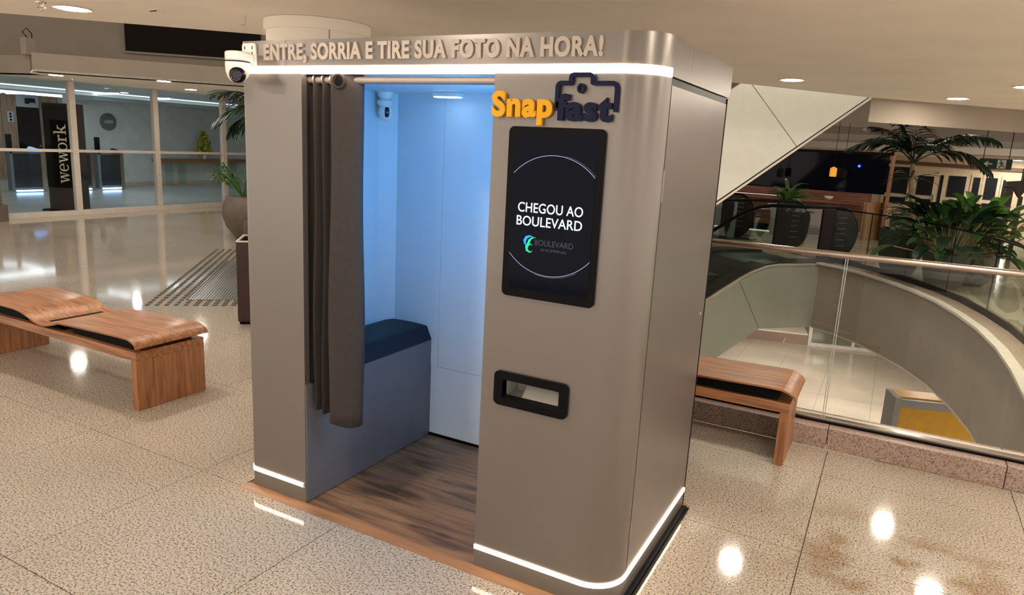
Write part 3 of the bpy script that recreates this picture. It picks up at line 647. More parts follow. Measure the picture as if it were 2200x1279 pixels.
# screen
scr = MB(); rr = .018
def rrect(x0, x1, z0, z1, r, n=5): return arc(x1 - r, z0 + r, r, -90, 0, n) + arc(x1 - r, z1 - r, r, 0, 90, n) + arc(x0 + r, z1 - r, r, 90, 180, n) + arc(x0 + r, z0 + r, r, 180, 270, n)
sc = MB().prism([(x, 0, z) for x, z in rrect(1.372, 1.739, 1.172, 1.785, .02)], (0, -.014, 0)).build('screen', M_black, booth, bevel=.002)
B(1.400, 1.715, -.0152, -.0138, 1.205, 1.760).build('display', M_screen, sc, smooth=0)
E_W = emis('display white', (.82, .95, 1), 1.0)
letters('CHEGOU AO', sc, E_W, (1.425, -.0153, 1.487), (1, 0, 0), (0, 0, 1), (0, -1, 0), .253, .034, .0006, .006, split=False)
letters('BOULEVARD', sc, E_W, (1.422, -.0153, 1.439), (1, 0, 0), (0, 0, 1), (0, -1, 0), .256, .034, .0006, .006, split=False)
letters('BOULEVARD', sc, emis('display dim', (.14, .14, .18), .45), (1.500, -.0153, 1.372), (1, 0, 0), (0, 0, 1), (0, -1, 0), .150, .020, .0006, 0, split=False)
letters('SHOPPING', sc, emis('display dimmer', (.14, .14, .18), .45), (1.524, -.0153, 1.352), (1, 0, 0), (0, 0, 1), (0, -1, 0), .100, .010, .0006, 0, split=False)
def ribbon(pts, wd, name, m, par):
    mb = MB(); P = [Vector((x, z)) for x, z in pts]; vs = []
    for i, p in enumerate(P):
        t = (P[min(i + 1, len(P) - 1)] - P[max(i - 1, 0)]).normalized(); n = Vector((-t.y, t.x)); k = wd if not callable(wd) else wd(i / (len(P) - 1))
        vs += [(p.x + n.x * k / 2, -.0158, p.y + n.y * k / 2), (p.x - n.x * k / 2, -.0158, p.y - n.y * k / 2)]
    mb.add(vs, [(2 * i, 2 * i + 1, 2 * i + 3, 2 * i + 2) for i in range(len(P) - 1)]); return mb.build(name, m, par, smooth=0, recalc=False)
cxr, czr, rx = 1.557, 1.477, .213
E_R = emis('display ring', (.55, .60, .95), .8); E_R2 = emis('display ring dim', (.5, .5, .6), .3)
ribbon(arc(cxr, czr, rx, 43, 137, 40), .0016, 'ring_arc', E_R, sc); ribbon(arc(cxr + .006, czr + .003, rx, 44, 80, 20), .0010, 'ring_arc', E_R2, sc)
ribbon(arc(cxr, czr, rx, 222, 318, 40), .0016, 'ring_arc', E_R, sc); ribbon(arc(cxr + .004, czr - .004, rx, 255, 300, 20), .0010, 'ring_arc', E_R2, sc)
sw = lambda t: .0015 + .010 * math.sin(pi * t) ** 1.2
ribbon([(1.492, 1.400), (1.478, 1.402), (1.465, 1.396), (1.459, 1.384), (1.461, 1.373), (1.470, 1.367)], sw, 'emblem', emis('emblem blue', (.05, .45, 1), .9), sc)
ribbon([(1.502, 1.399), (1.488, 1.396), (1.478, 1.386), (1.474, 1.372), (1.468, 1.362), (1.470, 1.350), (1.482, 1.344), (1.492, 1.349)], sw, 'emblem', emis('emblem green', (.03, .9, .35), .9), sc)
ribbon([(1.470, 1.370), (1.480, 1.373), (1.490, 1.371)], .003, 'emblem', emis('emblem aqua', (.03, .8, .5), .9), sc)
# tray opening
fo = MB()
ro = rrect(1.358, 1.668, .738, .874, .022); ri = rrect(sx0, sx1, sz0, sz1, .006)
vs_ = [(x, -.012, z) for x, z in ro] + [(x, -.012, z) for x, z in ri] + [(x, 0, z) for x, z in ro] + [(x, .03, z) for x, z in ri]; n = len(ro)
fo.add(vs_, [f for i in range(n) for j in [(i + 1) % n] for f in ((i, j, j + n, i + n), (i, i + 2 * n, j + 2 * n, j), (i + n, j + n, j + 3 * n, i + 3 * n))])
sl = fo.build('tray_frame', M_black, booth, smooth=30)
mt = mat('tray grey', (.42, .42, .40), .5); z0_ = sz0 - .01
tr = MB().add([(sx0, 0, z0_), (sx1, 0, z0_), (sx1, .13, z0_ + .0), (sx0, .13, z0_), (sx0, 0, sz1 + .005), (sx1, 0, sz1 + .005), (sx1, .13, sz1 + .05), (sx0, .13, sz1 + .05)], [(0, 1, 2, 3), (3, 2, 6, 7), (0, 3, 7, 4), (1, 5, 6, 2)]).build('tray', mt, sl, smooth=0, recalc=False)
MB().prism([(sx0 + .07, .02, z0_ + .001), (sx1, .02, z0_ + .001), (sx1, .11, z0_ + .03), (sx0 + .05, .11, z0_ + .03)], (0, 0, .004)).build('chute', M_camw, sl)
# fascia lettering and logo
letters('ENTRE, SORRIA E TIRE SUA FOTO NA HORA!', booth, M_letter, (.158, -.0005, 2.020), (1, 0, 0), (0, 0, 1), (0, -1, 0), 1.545, .0640, .008, .040)
letters('Snap', booth, M_yellow, (1.297, -.003, 1.8165), (1, 0, 0), (0, 0, 1), (0, -1, 0), .240, .088, .014, .044, lab='yellow raised letter of the logo')
letters('fast', booth, M_navy, (1.550, -.003, 1.8090), (1, 0, 0), (0, 0, 1), (0, -1, 0), .206, .088, .014, .044, lab='navy raised letter of the logo')
pth = [(1.552, 1.842), (1.552, 1.920)] + [(1.552 + .013 - .013 * math.cos(a), 1.920 + .013 * math.sin(a)) for a in (.5, 1.0, 1.57)] + [(1.598, 1.933), (1.600, 1.935), (1.600, 1.950)] + [(1.600 + .010 - .010 * math.cos(a), 1.950 + .010 * math.sin(a)) for a in (.5, 1.0, 1.57)]
xr = lambda x: 1.598 + 1.680 - x if 0 else x
pth += [(1.668, 1.960), (1.676, 1.956), (1.679, 1.949), (1.679, 1.935), (1.682, 1.933), (1.752, 1.933), (1.761, 1.929), (1.766, 1.918), (1.766, 1.842)]
mb = MB(); P = [Vector((x, 0, z)) for x, z in pth]; a_ = []; b_ = []
for i, p in enumerate(P):
    t1 = (P[i] - P[i - 1]).normalized() if i else (P[1] - P[0]).normalized(); t2 = (P[i + 1] - P[i]).normalized() if i < len(P) - 1 else t1
    tt = (t1 + t2).normalized(); nn = Vector((-tt.z, 0, tt.x)); k = .0072 / max(.7, tt.dot(t1)); a_.append(p + nn * k); b_.append(p - nn * k)
m_ = len(P); V_ = a_ + b_ + [v + Vector((0, -.014, 0)) for v in a_ + b_]; F_ = []
for i in range(m_ - 1):
    F_ += [(i, i + 1, m_ + i + 1, m_ + i), (2 * m_ + i, 3 * m_ + i, 3 * m_ + i + 1, 2 * m_ + i + 1), (i, 2 * m_ + i, 2 * m_ + i + 1, i + 1), (m_ + i, m_ + i + 1, 3 * m_ + i + 1, 3 * m_ + i)]
F_ += [(0, m_, 3 * m_, 2 * m_), (m_ - 1, 3 * m_ - 1, 4 * m_ - 1, 2 * m_ - 1)]
mb.add([v + Vector((0, -.003, 0)) for v in V_], F_).build('logo_outline', M_navy, booth, smooth=40, label='navy camera-shaped outline of the logo')
ce = Vector((1.638, -.003, 1.916)); ring = MB(); n = 24; vs_ = []
for k in range(n):
    a = 2 * pi * k / n; c, s = math.cos(a), math.sin(a)
    for r1, r2, y in ((.0135, .0165, 0), (.0065, .0095, 0), (.0135, .0165, -.014), (.0065, .0095, -.014)): vs_.append(ce + Vector((c * r1, y, s * r2)))
ring.add(vs_, [f for k in range(n) for j in [(k + 1) % n] for f in ((4 * k + 2, 4 * j + 2, 4 * j + 3, 4 * k + 3), (4 * k, 4 * k + 2, 4 * j + 2, 4 * j)[::-1], (4 * k + 1, 4 * j + 1, 4 * j + 3, 4 * k + 3), (4 * k, 4 * j, 4 * j + 1, 4 * k + 1))]).build('logo_lens', M_navy, booth, smooth=40)

# curtain
ct = thing('curtain', 'gathered dark brown curtain hanging open at the left of the booth doorway', 'curtain', (.50, .06, .45))
def curtain_sheet(plan, z0, z1, drift=0.):
    n = len(plan); K = 26; vs = []
    for j in range(K + 1):
        v = j / K; z = z0 + (z1 - z0) * v
        for i, (x, y) in enumerate(plan):
            u = i / (n - 1); k = 1 + .10 * (1 - v) * math.sin(3 * u * pi)
            wob = .004 * math.sin(9 * v + 5 * u) * (1 - v * .6)
            vs.append((x + wob + (1 - v) * drift * (u - .4), .055 + (y - .055) * (.75 + .45 * (1 - v)) + wob, z + .006 * math.sin(7 * u) * (1 - v)))
    fs = [(j * n + i, j * n + i + 1, (j + 1) * n + i + 1, (j + 1) * n + i) for j in range(K) for i in range(n - 1)]
    return MB().add(vs, fs)
def wav(x0, x1, cyc, y0, y1, n):
    return [(x0 + (x1 - x0) * i / n, (y0 + y1) / 2 + (y1 - y0) / 2 * math.cos(cyc * 2 * pi * i / n)) for i in range(n + 1)]
pl = wav(.322, .515, 3.75, .030, .105, 60)
o = curtain_sheet(pl, .475, 1.974).build('gathers', M_curtain, ct, smooth=70, recalc=False); so = o.modifiers.new('s', 'SOLIDIFY'); so.thickness = .002
pl2 = [(.516, .072), (.508, .042), (.506, .018), (.512, .006), (.53, .007), (.55, .012), (.57, .018), (.59, .026), (.61, .034), (.628, .044), (.640, .056), (.642, .072)]
o = curtain_sheet(pl2, .445, 1.972, .012).build('leading_panel', M_curtain, ct, smooth=70, recalc=False); so = o.modifiers.new('s', 'SOLIDIFY'); so.thickness = .002
for x in (.400, .448, .492): MB().tube([(x, .055 + .024 * math.cos(a), 1.945 + .024 * math.sin(a)) for a in [i * pi / 10 for i in range(20)]], .004, 6, True).build('grommet', M_steel, ct)
MB().tube([(.556 + .026 * math.cos(a), .012 + .004 * math.cos(a), 1.938 + .026 * math.sin(a)) for a in [i * pi / 12 for i in range(24)]], .005, 6, True).build('grommet', M_curtain, ct)
MB().lathe([(.021, 0), (.021, .003)], (.556, .016, 1.938), 20, Matrix.Rotation(pi / 2, 4, 'X')).build('eyelet_hole', M_blackm, ct)
# cameras
cm = thing('security_camera', 'white wall camera with a black lens on the booth corner', 'camera', (.05, -.1, 1.98))
pl_ = MB().prism([(x, -.001, z) for x, z in rrect(.030, .110, 1.985, 2.090, .012)], (0, -.008, 0)).build('mounting_plate', M_camw, cm)
for x in (.047, .092):
    for z in (2.072, 2.048): B(x - .002, x + .002, -.0105, -.0088, z - .008, z + .006).build('screw_slot', M_black, pl_)
def ell(c, rx, ry, rz, n=20, m=12, zmin=-1, zmax=1):
    vs = []; 
    for j in range(m + 1):
        s = zmin + (zmax - zmin) * j / m; s = max(-.9999, min(.9999, math.sin(math.asin(max(-1, zmin)) + (math.asin(min(1, zmax)) - math.asin(max(-1, zmin))) * j / m))); r = math.sqrt(1 - s * s)
        vs += [(c[0] + rx * r * math.cos(2 * pi * k / n), c[1] + ry * r * math.sin(2 * pi * k / n), c[2] + rz * s) for k in range(n)]
    return MB().add(vs, [(j * n + k, j * n + (k + 1) % n, (j + 1) * n + (k + 1) % n, (j + 1) * n + k) for j in range(m) for k in range(n)] + [tuple(range(n))[::-1], tuple(range(m * n, (m + 1) * n))])
MB().prism([(x, y, 2.006) for x, y in [(.105, -.009), (.125, -.06)] + arc(.078, -.075, .052, 0, -180, 10) + [(.035, -.009)]], (0, 0, .040)).build('arm', M_camw, cm, bevel=.008)
MB().poly(arc(.078, -.075, .0505, 0, 350, 24), 2.002, 2.0065).build('seam', M_black, cm)
bd = MB(); pr = []
for z, r, dxx in ((2.002, .052, 0), (1.985, .052, 0), (1.965, .049, -.002), (1.945, .042, -.004), (1.930, .032, -.006), (1.922, .018, -.008)): pr.append((r, z, dxx))
vs_ = [(.078 + dxx + r * math.cos(2 * pi * k / 24) * 1.0, -.075 + r * math.sin(2 * pi * k / 24), z) for r, z, dxx in pr for k in range(24)]
bd.add(vs_, [(j * 24 + k, j * 24 + (k + 1) % 24, (j + 1) * 24 + (k + 1) % 24, (j + 1) * 24 + k) for j in range(5) for k in range(24)] + [tuple(range(24)), tuple(range(120, 144))[::-1]]); bd.build('body', M_camw, cm)
hd = ell((.102, -.100, 1.950), .034, .034, .034).build('lens_ball', M_black, cm)
dr_ = Vector((.62, -.78, -.12)).normalized(); Mh = dr_.to_track_quat('Z', 'Y').to_matrix().to_4x4()
MB().lathe([(.024, 0), (.024, .012), (.017, .013), (.016, .008), (.009, .008)], Vector((.102, -.100, 1.950)) + dr_ * .028, 20, Mh).build('lens', M_lens, hd)
for k in range(5):
    a = -2.5 + k * .45; p = Vector((.102, -.100, 1.950)) + dr_ * .0415 + (Mh @ Vector((math.cos(a) * .0205, math.sin(a) * .0205, 0))); ell(p, .0016, .0016, .0016, 6, 4).build('infrared_led', M_camw, hd)
ic = thing('dome_camera', 'small white round camera under the ceiling inside the booth', 'camera', (.085, .90, 1.88))
q = Vector((.095, .90, ZT0))
MB().lathe([(.045, 0), (.045, -.012), (.034, -.030), (.030, -.035)], q, 20).build('base', M_camw, ic); MB().lathe([(.030, -.035), (.044, -.048), (.044, -.058), (.034, -.075)], q, 20).build('neck', M_camw, ic)
hd = ell(q + Vector((.004, 0, -.105)), .042, .042, .045).build('head', M_camw, ic); d3 = Vector((.72, -.65, -.05)).normalized(); Mi = d3.to_track_quat('Z', 'Y').to_matrix().to_4x4()
MB().lathe([(.001, .004), (.012, .003), (.024, -.006)], q + Vector((.004, 0, -.105)) + d3 * .0405, 20, Mi @ Matrix.Diagonal((.75, 1.15, 1, 1))).build('lens', M_lens, hd)

# ================= RIGHT: railing on the curb
YG = 2.34
rl = thing('glass_railing', 'straight glass railing with a steel handrail on the granite curb', 'railing', (2.4, YG, .135))
B(-1.2, 6.2, YG - .022, YG + .022, .135, .165).build('channel', M_chrome, rl); B(-1.2, 6.2, YG - .035, YG - .022, .135, .150).build('gasket', M_black, rl); B(-1.2, 6.2, YG + .022, YG + .10, .135, .150).build('channel', M_alu, rl)
for a, b in ((-1.2, .0), (.0, 1.2), (1.2, 2.40), (2.42, 3.62), (3.64, 4.84), (4.86, 6.1)):
    B(a + .004, b - .004, YG - .006, YG + .006, .15, 1.165).build('pane', M_glass, rl, smooth=0)
for x in (2.406, 2.418, 3.63): B(x - .0025, x + .0025, YG - .007, YG + .007, .165, 1.165).build('pane_edge', mat('glass edge', (.40, .45, .40), .2), rl)
MB().tube([(-1.2, YG, 1.18), (6.2, YG, 1.18)], .019, 16).build('handrail', M_steel, rl)
# ================= curved slab, far floor
cv = [onz(a, b, 0) for a, b in ((1763, 567), (1850, 586), (1915, 612), (2030, 648), (2106, 698), (2145, 740), (2200, 805))]
cvp = [(1.63, 10.88), (1.98, 10.62), (2.36, 10.20), (2.72, 9.65), (3.05, 9.05), (3.33, 8.35), (3.54, 7.55), (3.69, 6.75), (3.78, 5.9), (3.81, 5.05), (3.80, 4.0), (3.74, 3.2), (3.69, 2.70)]
th = math.radians(47); e = Vector((math.cos(th), math.sin(th), 0)); nn_ = Vector((-math.sin(th), math.cos(th), 0)); EO = Vector((1.63, 10.90, 0))
def S(s, n, z=0.): return EO + e * s + nn_ * n + Vector((0, 0, z))
far_poly = cvp[::-1] + [P2(S(0, .02)), P2(S(0, 4.1)), P2(S(-4.5, 4.1)), (-8, 12.0), (-8, 19), (9, 19), (9, 2.52)]
far = struct('floor', MB().poly(far_poly, -1.12, 0), M_far, smooth=0)
# pale rounded lip and face of the curved opening
struct('trim_5', MB().sweep(cvp, [-1.14, -1.0, -.04, -.005], .02, inward=1), mat('painted slab face', (.76, .70, .60), .8, var=.03), smooth=60)
struct('trim_6', MB().sweep(cvp, [.0, .03], .10, inward=-1), mat('pale ledge', (.60, .55, .46), .8))
cr = thing('curved_railing', 'curved glass railing along the far side of the void', 'railing', (3.2, 9.2, 0))
def offs(pts, d):
    out = []
    for i, p in enumerate(pts):
        a = Vector(pts[max(i - 1, 0)]); b = Vector(pts[min(i + 1, len(pts) - 1)]); t = (b - a).normalized(); out.append((p[0] - t.y * d, p[1] + t.x * d))
    return out
co = [(x, y) for x, y in offs(cvp, .20)]
def dens(pts, n=4):
    out = []
    for i in range(len(pts) - 1):
        for k in range(n): out.append((pts[i][0] + (pts[i + 1][0] - pts[i][0]) * k / n, pts[i][1] + (pts[i + 1][1] - pts[i][1]) * k / n))
    return out + [pts[-1]]
co = dens(co); MB().sweep(co, [.03, .11], .03).build('channel', M_black, cr)
for k in range(0, len(co) - 1, 6):
    seg = co[k:k + 7]
    if len(seg) > 1: MB().sweep([Vector(seg[0]).lerp(Vector(seg[1]), .05)] + seg[1:], [.08, .93], .012).build('pane', M_glassg, cr, smooth=60); MB().sweep([seg[0], Vector(seg[0]).lerp(Vector(seg[1]), .05)], [.1, .93], .013).build('pane_edge', M_black, cr, smooth=0)
MB().tube([(x, y, .94) for x, y in co], .011, 8).build('handrail', M_black, cr)
# ================= escalators
M_clad = mat('green grey cladding', (.40, .42, .35), .3, .1, coat=.4, var=.03)
M_deck = mat('dark deck', (.05, .045, .04), .35, .4); M_step = mat('escalator steps', (.06, .06, .055), .4, .5)
top = [(0, 0), (-.85, 0), (-1.1, -.03), (-1.35, -.11), (-1.6, -.23), (-1.9, -.40), (-6.0, -2.84), (-7.9, -4.0)]
def topz(s):
    for (a, za), (b, zb) in zip(top, top[1:]):
        if b <= s <= a: return za + (zb - za) * (a - s) / (a - b)
    return 0. if s > 0 else -4.
def escalator(n0, lab, side):
    t = thing('escalator', lab, 'escalator', S(0, n0 + .8), 'escalators down')
    nA, nB = n0, n0 + 1.85
    cuts = [(0, -.95), (-.955, -2.6), (-2.605, -5.2)]
    bot = lambda s: -1.12 if s > -1.1 else max(-4, -1.12 + (s + 1.1) * .60)
    # cladding panels split by slanted joints
    ks = [0, -.9, -1.42, -1.425, -3.2, -3.205, -5.0]
    def panel(sa, sb, ta, tb):   # sa, sb along the top; ta, tb along the bottom
        ups = [sa] + [s for s, z in top if sb < s < sa] + [sb]; los = [tb] + ([-1.1] if tb < -1.1 < ta else []) + [ta]
        return MB().prism([S(s, nA, topz(s) - .03) for s in ups] + [S(s, nA, bot(s)) for s in los], nn_ * .03)
    panel(0, -1.62, 0, -1.10).build('side_panel', M_clad, t, smooth=0); panel(-1.63, -3.4, -1.11, -2.9).build('side_panel', M_clad, t, smooth=0); panel(-3.41, -5.8, -2.91, -5.3).build('side_panel', M_clad, t, smooth=0)
    zz = [s for s, z in top[:-1]]
    def band(nA_, nB_, dz, th_, name, m):
        P = [(s, z) for s, z in ([(.95, 0)] + top[:-1])]; mb = MB(); a = [S(s, nA_, z + dz) for s, z in P]; b = [S(s, nB_, z + dz) for s, z in P]; c = [p - Vector((0, 0, th_)) for p in a]; d = [p - Vector((0, 0, th_)) for p in b]; n = len(P)
        mb.add(a + b + c + d, [f for i in range(n - 1) for f in ((i, i + 1, n + i + 1, n + i), (2 * n + i, 3 * n + i, 3 * n + i + 1, 2 * n + i + 1), (i, 2 * n + i, 2 * n + i + 1, i + 1), (n + i, n + i + 1, 3 * n + i + 1, 3 * n + i))]); return mb.build(name, m, t, smooth=0)
    band(nA, nA + .03, .0, .05, 'edge_trim', M_alu); band(nA + .03, nA + .42, .02, .06, 'deck', M_deck); band(nB - .30, nB, .02, .06, 'deck', M_deck); band(nA + .42, nB - .30, -.04, .04, 'step_band', M_step)
    # steps
    for k in range(7):
        s = -1.7 - k * .42; z = topz(s); MB().prism([S(s, nA + .44, z - .08), S(s - .42, nA + .44, z - .08), S(s - .42, nB - .32, z - .08), S(s, nB - .32, z - .08)], (0, 0, .10)).build('step', M_step, t, smooth=0)
    MB().prism([S(.25, nA + .44, .0), S(1.3, nA + .44, .0), S(1.3, nB - .32, .0), S(.25, nB - .32, .0)], (0, 0, .012)).build('landing_plate', M_chrome, t)
    for nq in (nA + .38, nB - .26):
        R_ = .44; out = [(.62, .88 + .04)]
        lo = [(.62, .03)] + [(s, z + .02) for s, z in top[:-1]]; hi = [(.62, .90)] + [(s, z + .90) for s, z in top[:-1]]
        MB().prism([S(s, nq, z) for s, z in lo] + [S(s, nq, z) for s, z in hi[::-1]], nn_ * .012).build('balustrade_glass', M_glassg, t, smooth=0)
        cap = [(.62, .03)] + [(.62 + R_ * 1.0 * math.sin(a), .465 - .435 * math.cos(a)) for a in [pi * i / 16 for i in range(17)]] + [(.25, .90), (.25, .03)]
        nw = MB().prism([S(s, nq - .02, z) for s, z in cap], nn_ * .05).build('newel', mat('newel brown', (.018, .009, .009), .4, spec=.12), t, smooth=0)
        for z in (.75, .66, .56, .47, .36, .25): MB().prism([S(.60, nq - .021, z), S(.78, nq - .021, z), S(.78, nq - .021, z + .012), S(.60, nq - .021, z + .012)], nn_ * -.001).build('marking', mat('marking', (.13, .11, .10), .6), nw, smooth=0)
        hr = [S(.62 + R_ * math.sin(a), nq + .005, .48 - .46 * math.cos(a)) for a in [pi * i / 14 for i in range(15)]] + [S(s, nq + .005, z + .94) for s, z in [(0.2, 0)] + top[:-1]]
        MB().tube(hr, .028, 8).build('handrail', M_black, t)
    return t
escalator(0.0, 'nearest escalator going down, green grey side panels seen through the railing', 1)
escalator(2.95, 'second escalator, behind the nearest one and beside the metal planter', 0)
# escalator going up, seen from the side
t = thing('ascending_escalator', 'pale side and underside of the escalator rising to the ceiling, right of the booth', 'escalator', S(-2, -1.6, 1.5))
NU = -1.6; k_ = .655; lo = lambda s: 1.09 + (s + 3.33) * k_
M_up = mat('pale cladding', (.66, .64, .54), .28, .05, coat=.5, var=.02)
def upanel(a, b, sh=.9): return MB().prism([S(a, NU, max(0.02, lo(a) + .05)), S(b, NU, lo(b) + .05), S(b - sh, NU, min(3.55, lo(b - sh) + 1.45)), S(a - sh, NU, max(.3, lo(a - sh) + 1.45))], nn_ * .04)
struct('floor', MB().poly([(-1.25, 4.6), P2(S(-4.35, -1.75)), P2(S(-4.35, .0)), (-1.25, 8.8)], -.5, 0), M_far, smooth=0)
upanel(-4.95, -2.17).build('side_panel', M_up, t, smooth=0); upanel(-2.16, -.7).build('side_panel', M_up, t, smooth=0)
MB().prism([S(-4.95, NU - .01, .02), S(-.7, NU - .01, lo(-.7)), S(-.7, NU - .01, lo(-.7) + .035), S(-4.95, NU - .01, .055)], nn_ * .04).build('edge_trim', M_alu, t, smooth=0)
MB().prism([S(-4.95, NU + .0, .055), S(-.7, NU, lo(-.7) + .035), S(-.7, NU, lo(-.7) + .05), S(-4.95, NU, .07)], nn_ * .03).build('joint', M_black, t, smooth=0)
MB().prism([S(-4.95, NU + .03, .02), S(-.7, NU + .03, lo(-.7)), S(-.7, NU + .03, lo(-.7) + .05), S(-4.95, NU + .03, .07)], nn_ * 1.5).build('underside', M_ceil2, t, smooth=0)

# ================= lower level
ZL = -4.0
lf = struct('floor', B(-11, 9, -2, 27, ZL - .2, ZL - .006), M_grout)
lsh = None
for i in range(-4, 7):
    for j in range(2, 19):
        xx = .4 + i * 1.2; yy = 2.0 + j * 1.2
        if lsh is None: lsh = MB().box(.003, 1.197, .003, 1.197, -.006, 0).build('slab', M_lower, lf, world=False, smooth=0); o = lsh
        else: o = D.objects.new('slab', lsh.data); C.objects.link(o); o.parent = lf
        o.location = (xx, yy, ZL)
M_lw = mat('lower wall', (.72, .68, .62), .6)
struct('wall_far', B(-11, 9, 25.6, 25.8, ZL, -1.12), M_lw); struct('wall_right', B(8.8, 9, 2.5, 25.6, ZL, -1.12), M_lw); struct('wall_left', B(-11, -10.8, 2.5, 25.6, ZL, -1.12), M_lw); struct('wall_near', B(-11, 9, 1.6, 1.8, ZL, -1.12), M_lw)
p0, p1 = onz(1610, 728, ZL), onz(1733, 742, ZL)
pd_ = thing('granite_plinth', 'low granite plinth on the lower floor under the escalator', 'plinth', p0)
vwd = (p1 - p0).normalized(); nb = Vector((-vwd.y, vwd.x, 0))
MB().prism([p0 - vwd * .8, p1, p1 + nb * 1.4, p0 - vwd * .8 + nb * 1.4], (0, 0, .32)).build('block', M_curb, pd_)
MB().prism([p0 - vwd * .8 + Vector((0, 0, .32)), p1 + Vector((0, 0, .32)), p1 + nb * 1.4 + Vector((0, 0, .32)), p0 - vwd * .8 + nb * 1.4 + Vector((0, 0, .32))], (0, 0, .04)).build('top', M_ceil, pd_)
sw_ = thing('lower_window', 'white framed glass front on the lower floor beside the granite plinth', 'window', p1)
for a, b, z0_, z1_ in ((.02, .12, 0, 1.4), (.12, 2.6, 0, .1), (.12, 2.6, 1.3, 1.4), (1.3, 1.38, .1, 1.3)): MB().prism([p1 + vwd * a + Vector((0, 0, z0_)), p1 + vwd * b + Vector((0, 0, z0_)), p1 + vwd * b + nb * .08 + Vector((0, 0, z0_)), p1 + vwd * a + nb * .08 + Vector((0, 0, z0_))], (0, 0, z1_ - z0_)).build('frame', M_camw, sw_)
MB().prism([p1 + vwd * .12 + nb * .03 + Vector((0, 0, .1)), p1 + vwd * 2.6 + nb * .03 + Vector((0, 0, .1)), p1 + vwd * 2.6 + nb * .04 + Vector((0, 0, .1)), p1 + vwd * .12 + nb * .04 + Vector((0, 0, .1))], (0, 0, 1.2)).build('pane', M_glassg, sw_, smooth=0)
# yellow stand
ka = onz(1932, 856, -1.95); kd = Vector((.95, .31, 0)); kn = Vector((-.31, .95, 0))
yk = thing('yellow_stand', 'yellow stand with a grey frame on the lower floor', 'stand', (ka.x, ka.y, ZL))
def KB(a, b, c, d_, z0, z1): return MB().prism([Vector((ka.x, ka.y, z0)) + kd * a + kn * c, Vector((ka.x, ka.y, z0)) + kd * b + kn * c, Vector((ka.x, ka.y, z0)) + kd * b + kn * d_, Vector((ka.x, ka.y, z0)) + kd * a + kn * d_], (0, 0, z1 - z0))
M_kg = mat('grey frame', (.30, .30, .31), .5); M_ky = mat('yellow panel', (.66, .36, .015), .5)
KB(.05, 1.6, .03, .45, ZL, -2.10).build('panel', M_ky, yk); KB(-.05, 0.04, 0, .48, ZL, -1.95).build('frame', M_kg, yk); KB(.04, 1.6, 0, .10, -2.10, -1.97).build('frame', M_kg, yk); KB(.04, 1.6, .10, .48, -2.10, -1.95).build('top', M_ky, yk)
for x, y in ((1.5, 13.5), (3.6, 12.5), (0, 16), (5.5, 11), (6, 6), (2.6, 17), (-2, 14), (5, 16)):  # out-of-sight lamps added to light the lower floor
    downlight(x, y, -1.122, 'added lower floor downlight under the slab', 'added lower level downlights')
p, q = onz(1682, 780, -4 - 2.8), onz(1772, 793, -4 - 2.8)
MB().tube([(p.x, p.y, -1.2), (q.x, q.y, -1.2)], .04, 6).build('linear_lamp', emis('lower linear lamp', (.8, .9, 1), 18), label='straight lamp on the lower ceiling, reflected in the lower floor', category='lamp')
# unseen ceiling panels added to brighten the lower level
for k, (x, y) in enumerate(((2.2, 14.5), (4.6, 13.0), (0.2, 18.5), (6.2, 8.5))):
    t = thing('fill_panel_light', 'added square panel light under the slab of the lower level', 'light', (x, y, -1.13), 'added lower level panel lights')
    B(x - .32, x + .32, y - .32, y + .32, -1.135, -1.121).build('frame', M_camw, t); B(x - .3, x + .3, y - .3, y + .3, -1.139, -1.134).build('diffuser', emis('panel light', (1, .93, .82), 48), t)

# ================= far right background
M_kio = wood('kiosk wood', (.12, .035, .018), (.26, .09, .045), 0, 2, .4); M_kiv = wood('kiosk post wood', (.25, .10, .04), (.42, .20, .09), 2, 2, .4)
k0 = onz(1847, 516); dk = Vector((-1.0, .02, 0)).normalized(); dn = Vector((.55, 1, 0)).normalized()
ks_ = thing('wooden_kiosk', 'dark wooden kiosk with black glass panels behind the escalators', 'kiosk', k0)
def KP(a, b, z0, z1, o=0., th_=.1): A = k0 + dk * a + Vector((0, -o, z0)); Bq = k0 + dk * b + Vector((0, -o, z0)); return MB().prism([A, Bq, Bq + Vector((0, th_, 0)), A + Vector((0, th_, 0))], (0, 0, z1 - z0))
KP(.15, 5.5, .02, .18, 0, .1).build('plinth', M_black, ks_); KP(.02, 5.5, .18, .52, .02).build('drawer_front', M_kio, ks_); KP(.02, 5.5, .53, .80, .0).build('drawer_front', M_kio, ks_); KP(.02, 5.5, .80, .86, .35, .5).build('counter', M_kio, ks_)
KP(.6, 1.15, .49, .505, .05, .03).build('handle', M_chrome, ks_)
KP(-.1, 5.6, .86, 1.05, -.3).build('rail', M_kio, ks_)
zk = onv(1760, 338, (k0.x, k0.y + .3), (k0.x - 1, k0.y + .3)).z
KP(-.35, 5.6, 1.05, 1.93, -.3, .3).build('black_glass', M_glassk, ks_, smooth=0); KP(-.42, 5.6, 1.93, 1.99, -.28, .4).build('top_rail', M_dark, ks_)
for a, b in ((0, .0),): MB().prism([k0 + Vector((.0, 0, 0)), k0 + Vector((.06, 0, 0)), k0 + dn * 2.4 + Vector((.06, 0, 0)), k0 + dn * 2.4], (0, 0, .86)).build('side_panel', M_kiv, ks_)
MB().prism([k0 + dk * -.38 + Vector((0, .3, 0)), k0 + dk * -.46 + Vector((0, .3, 0)), k0 + dk * -.46 + Vector((0, .6, 0)), k0 + dk * -.38 + Vector((0, .6, 0))], (0, 0, 1.96)).build('post', M_kiv, ks_)
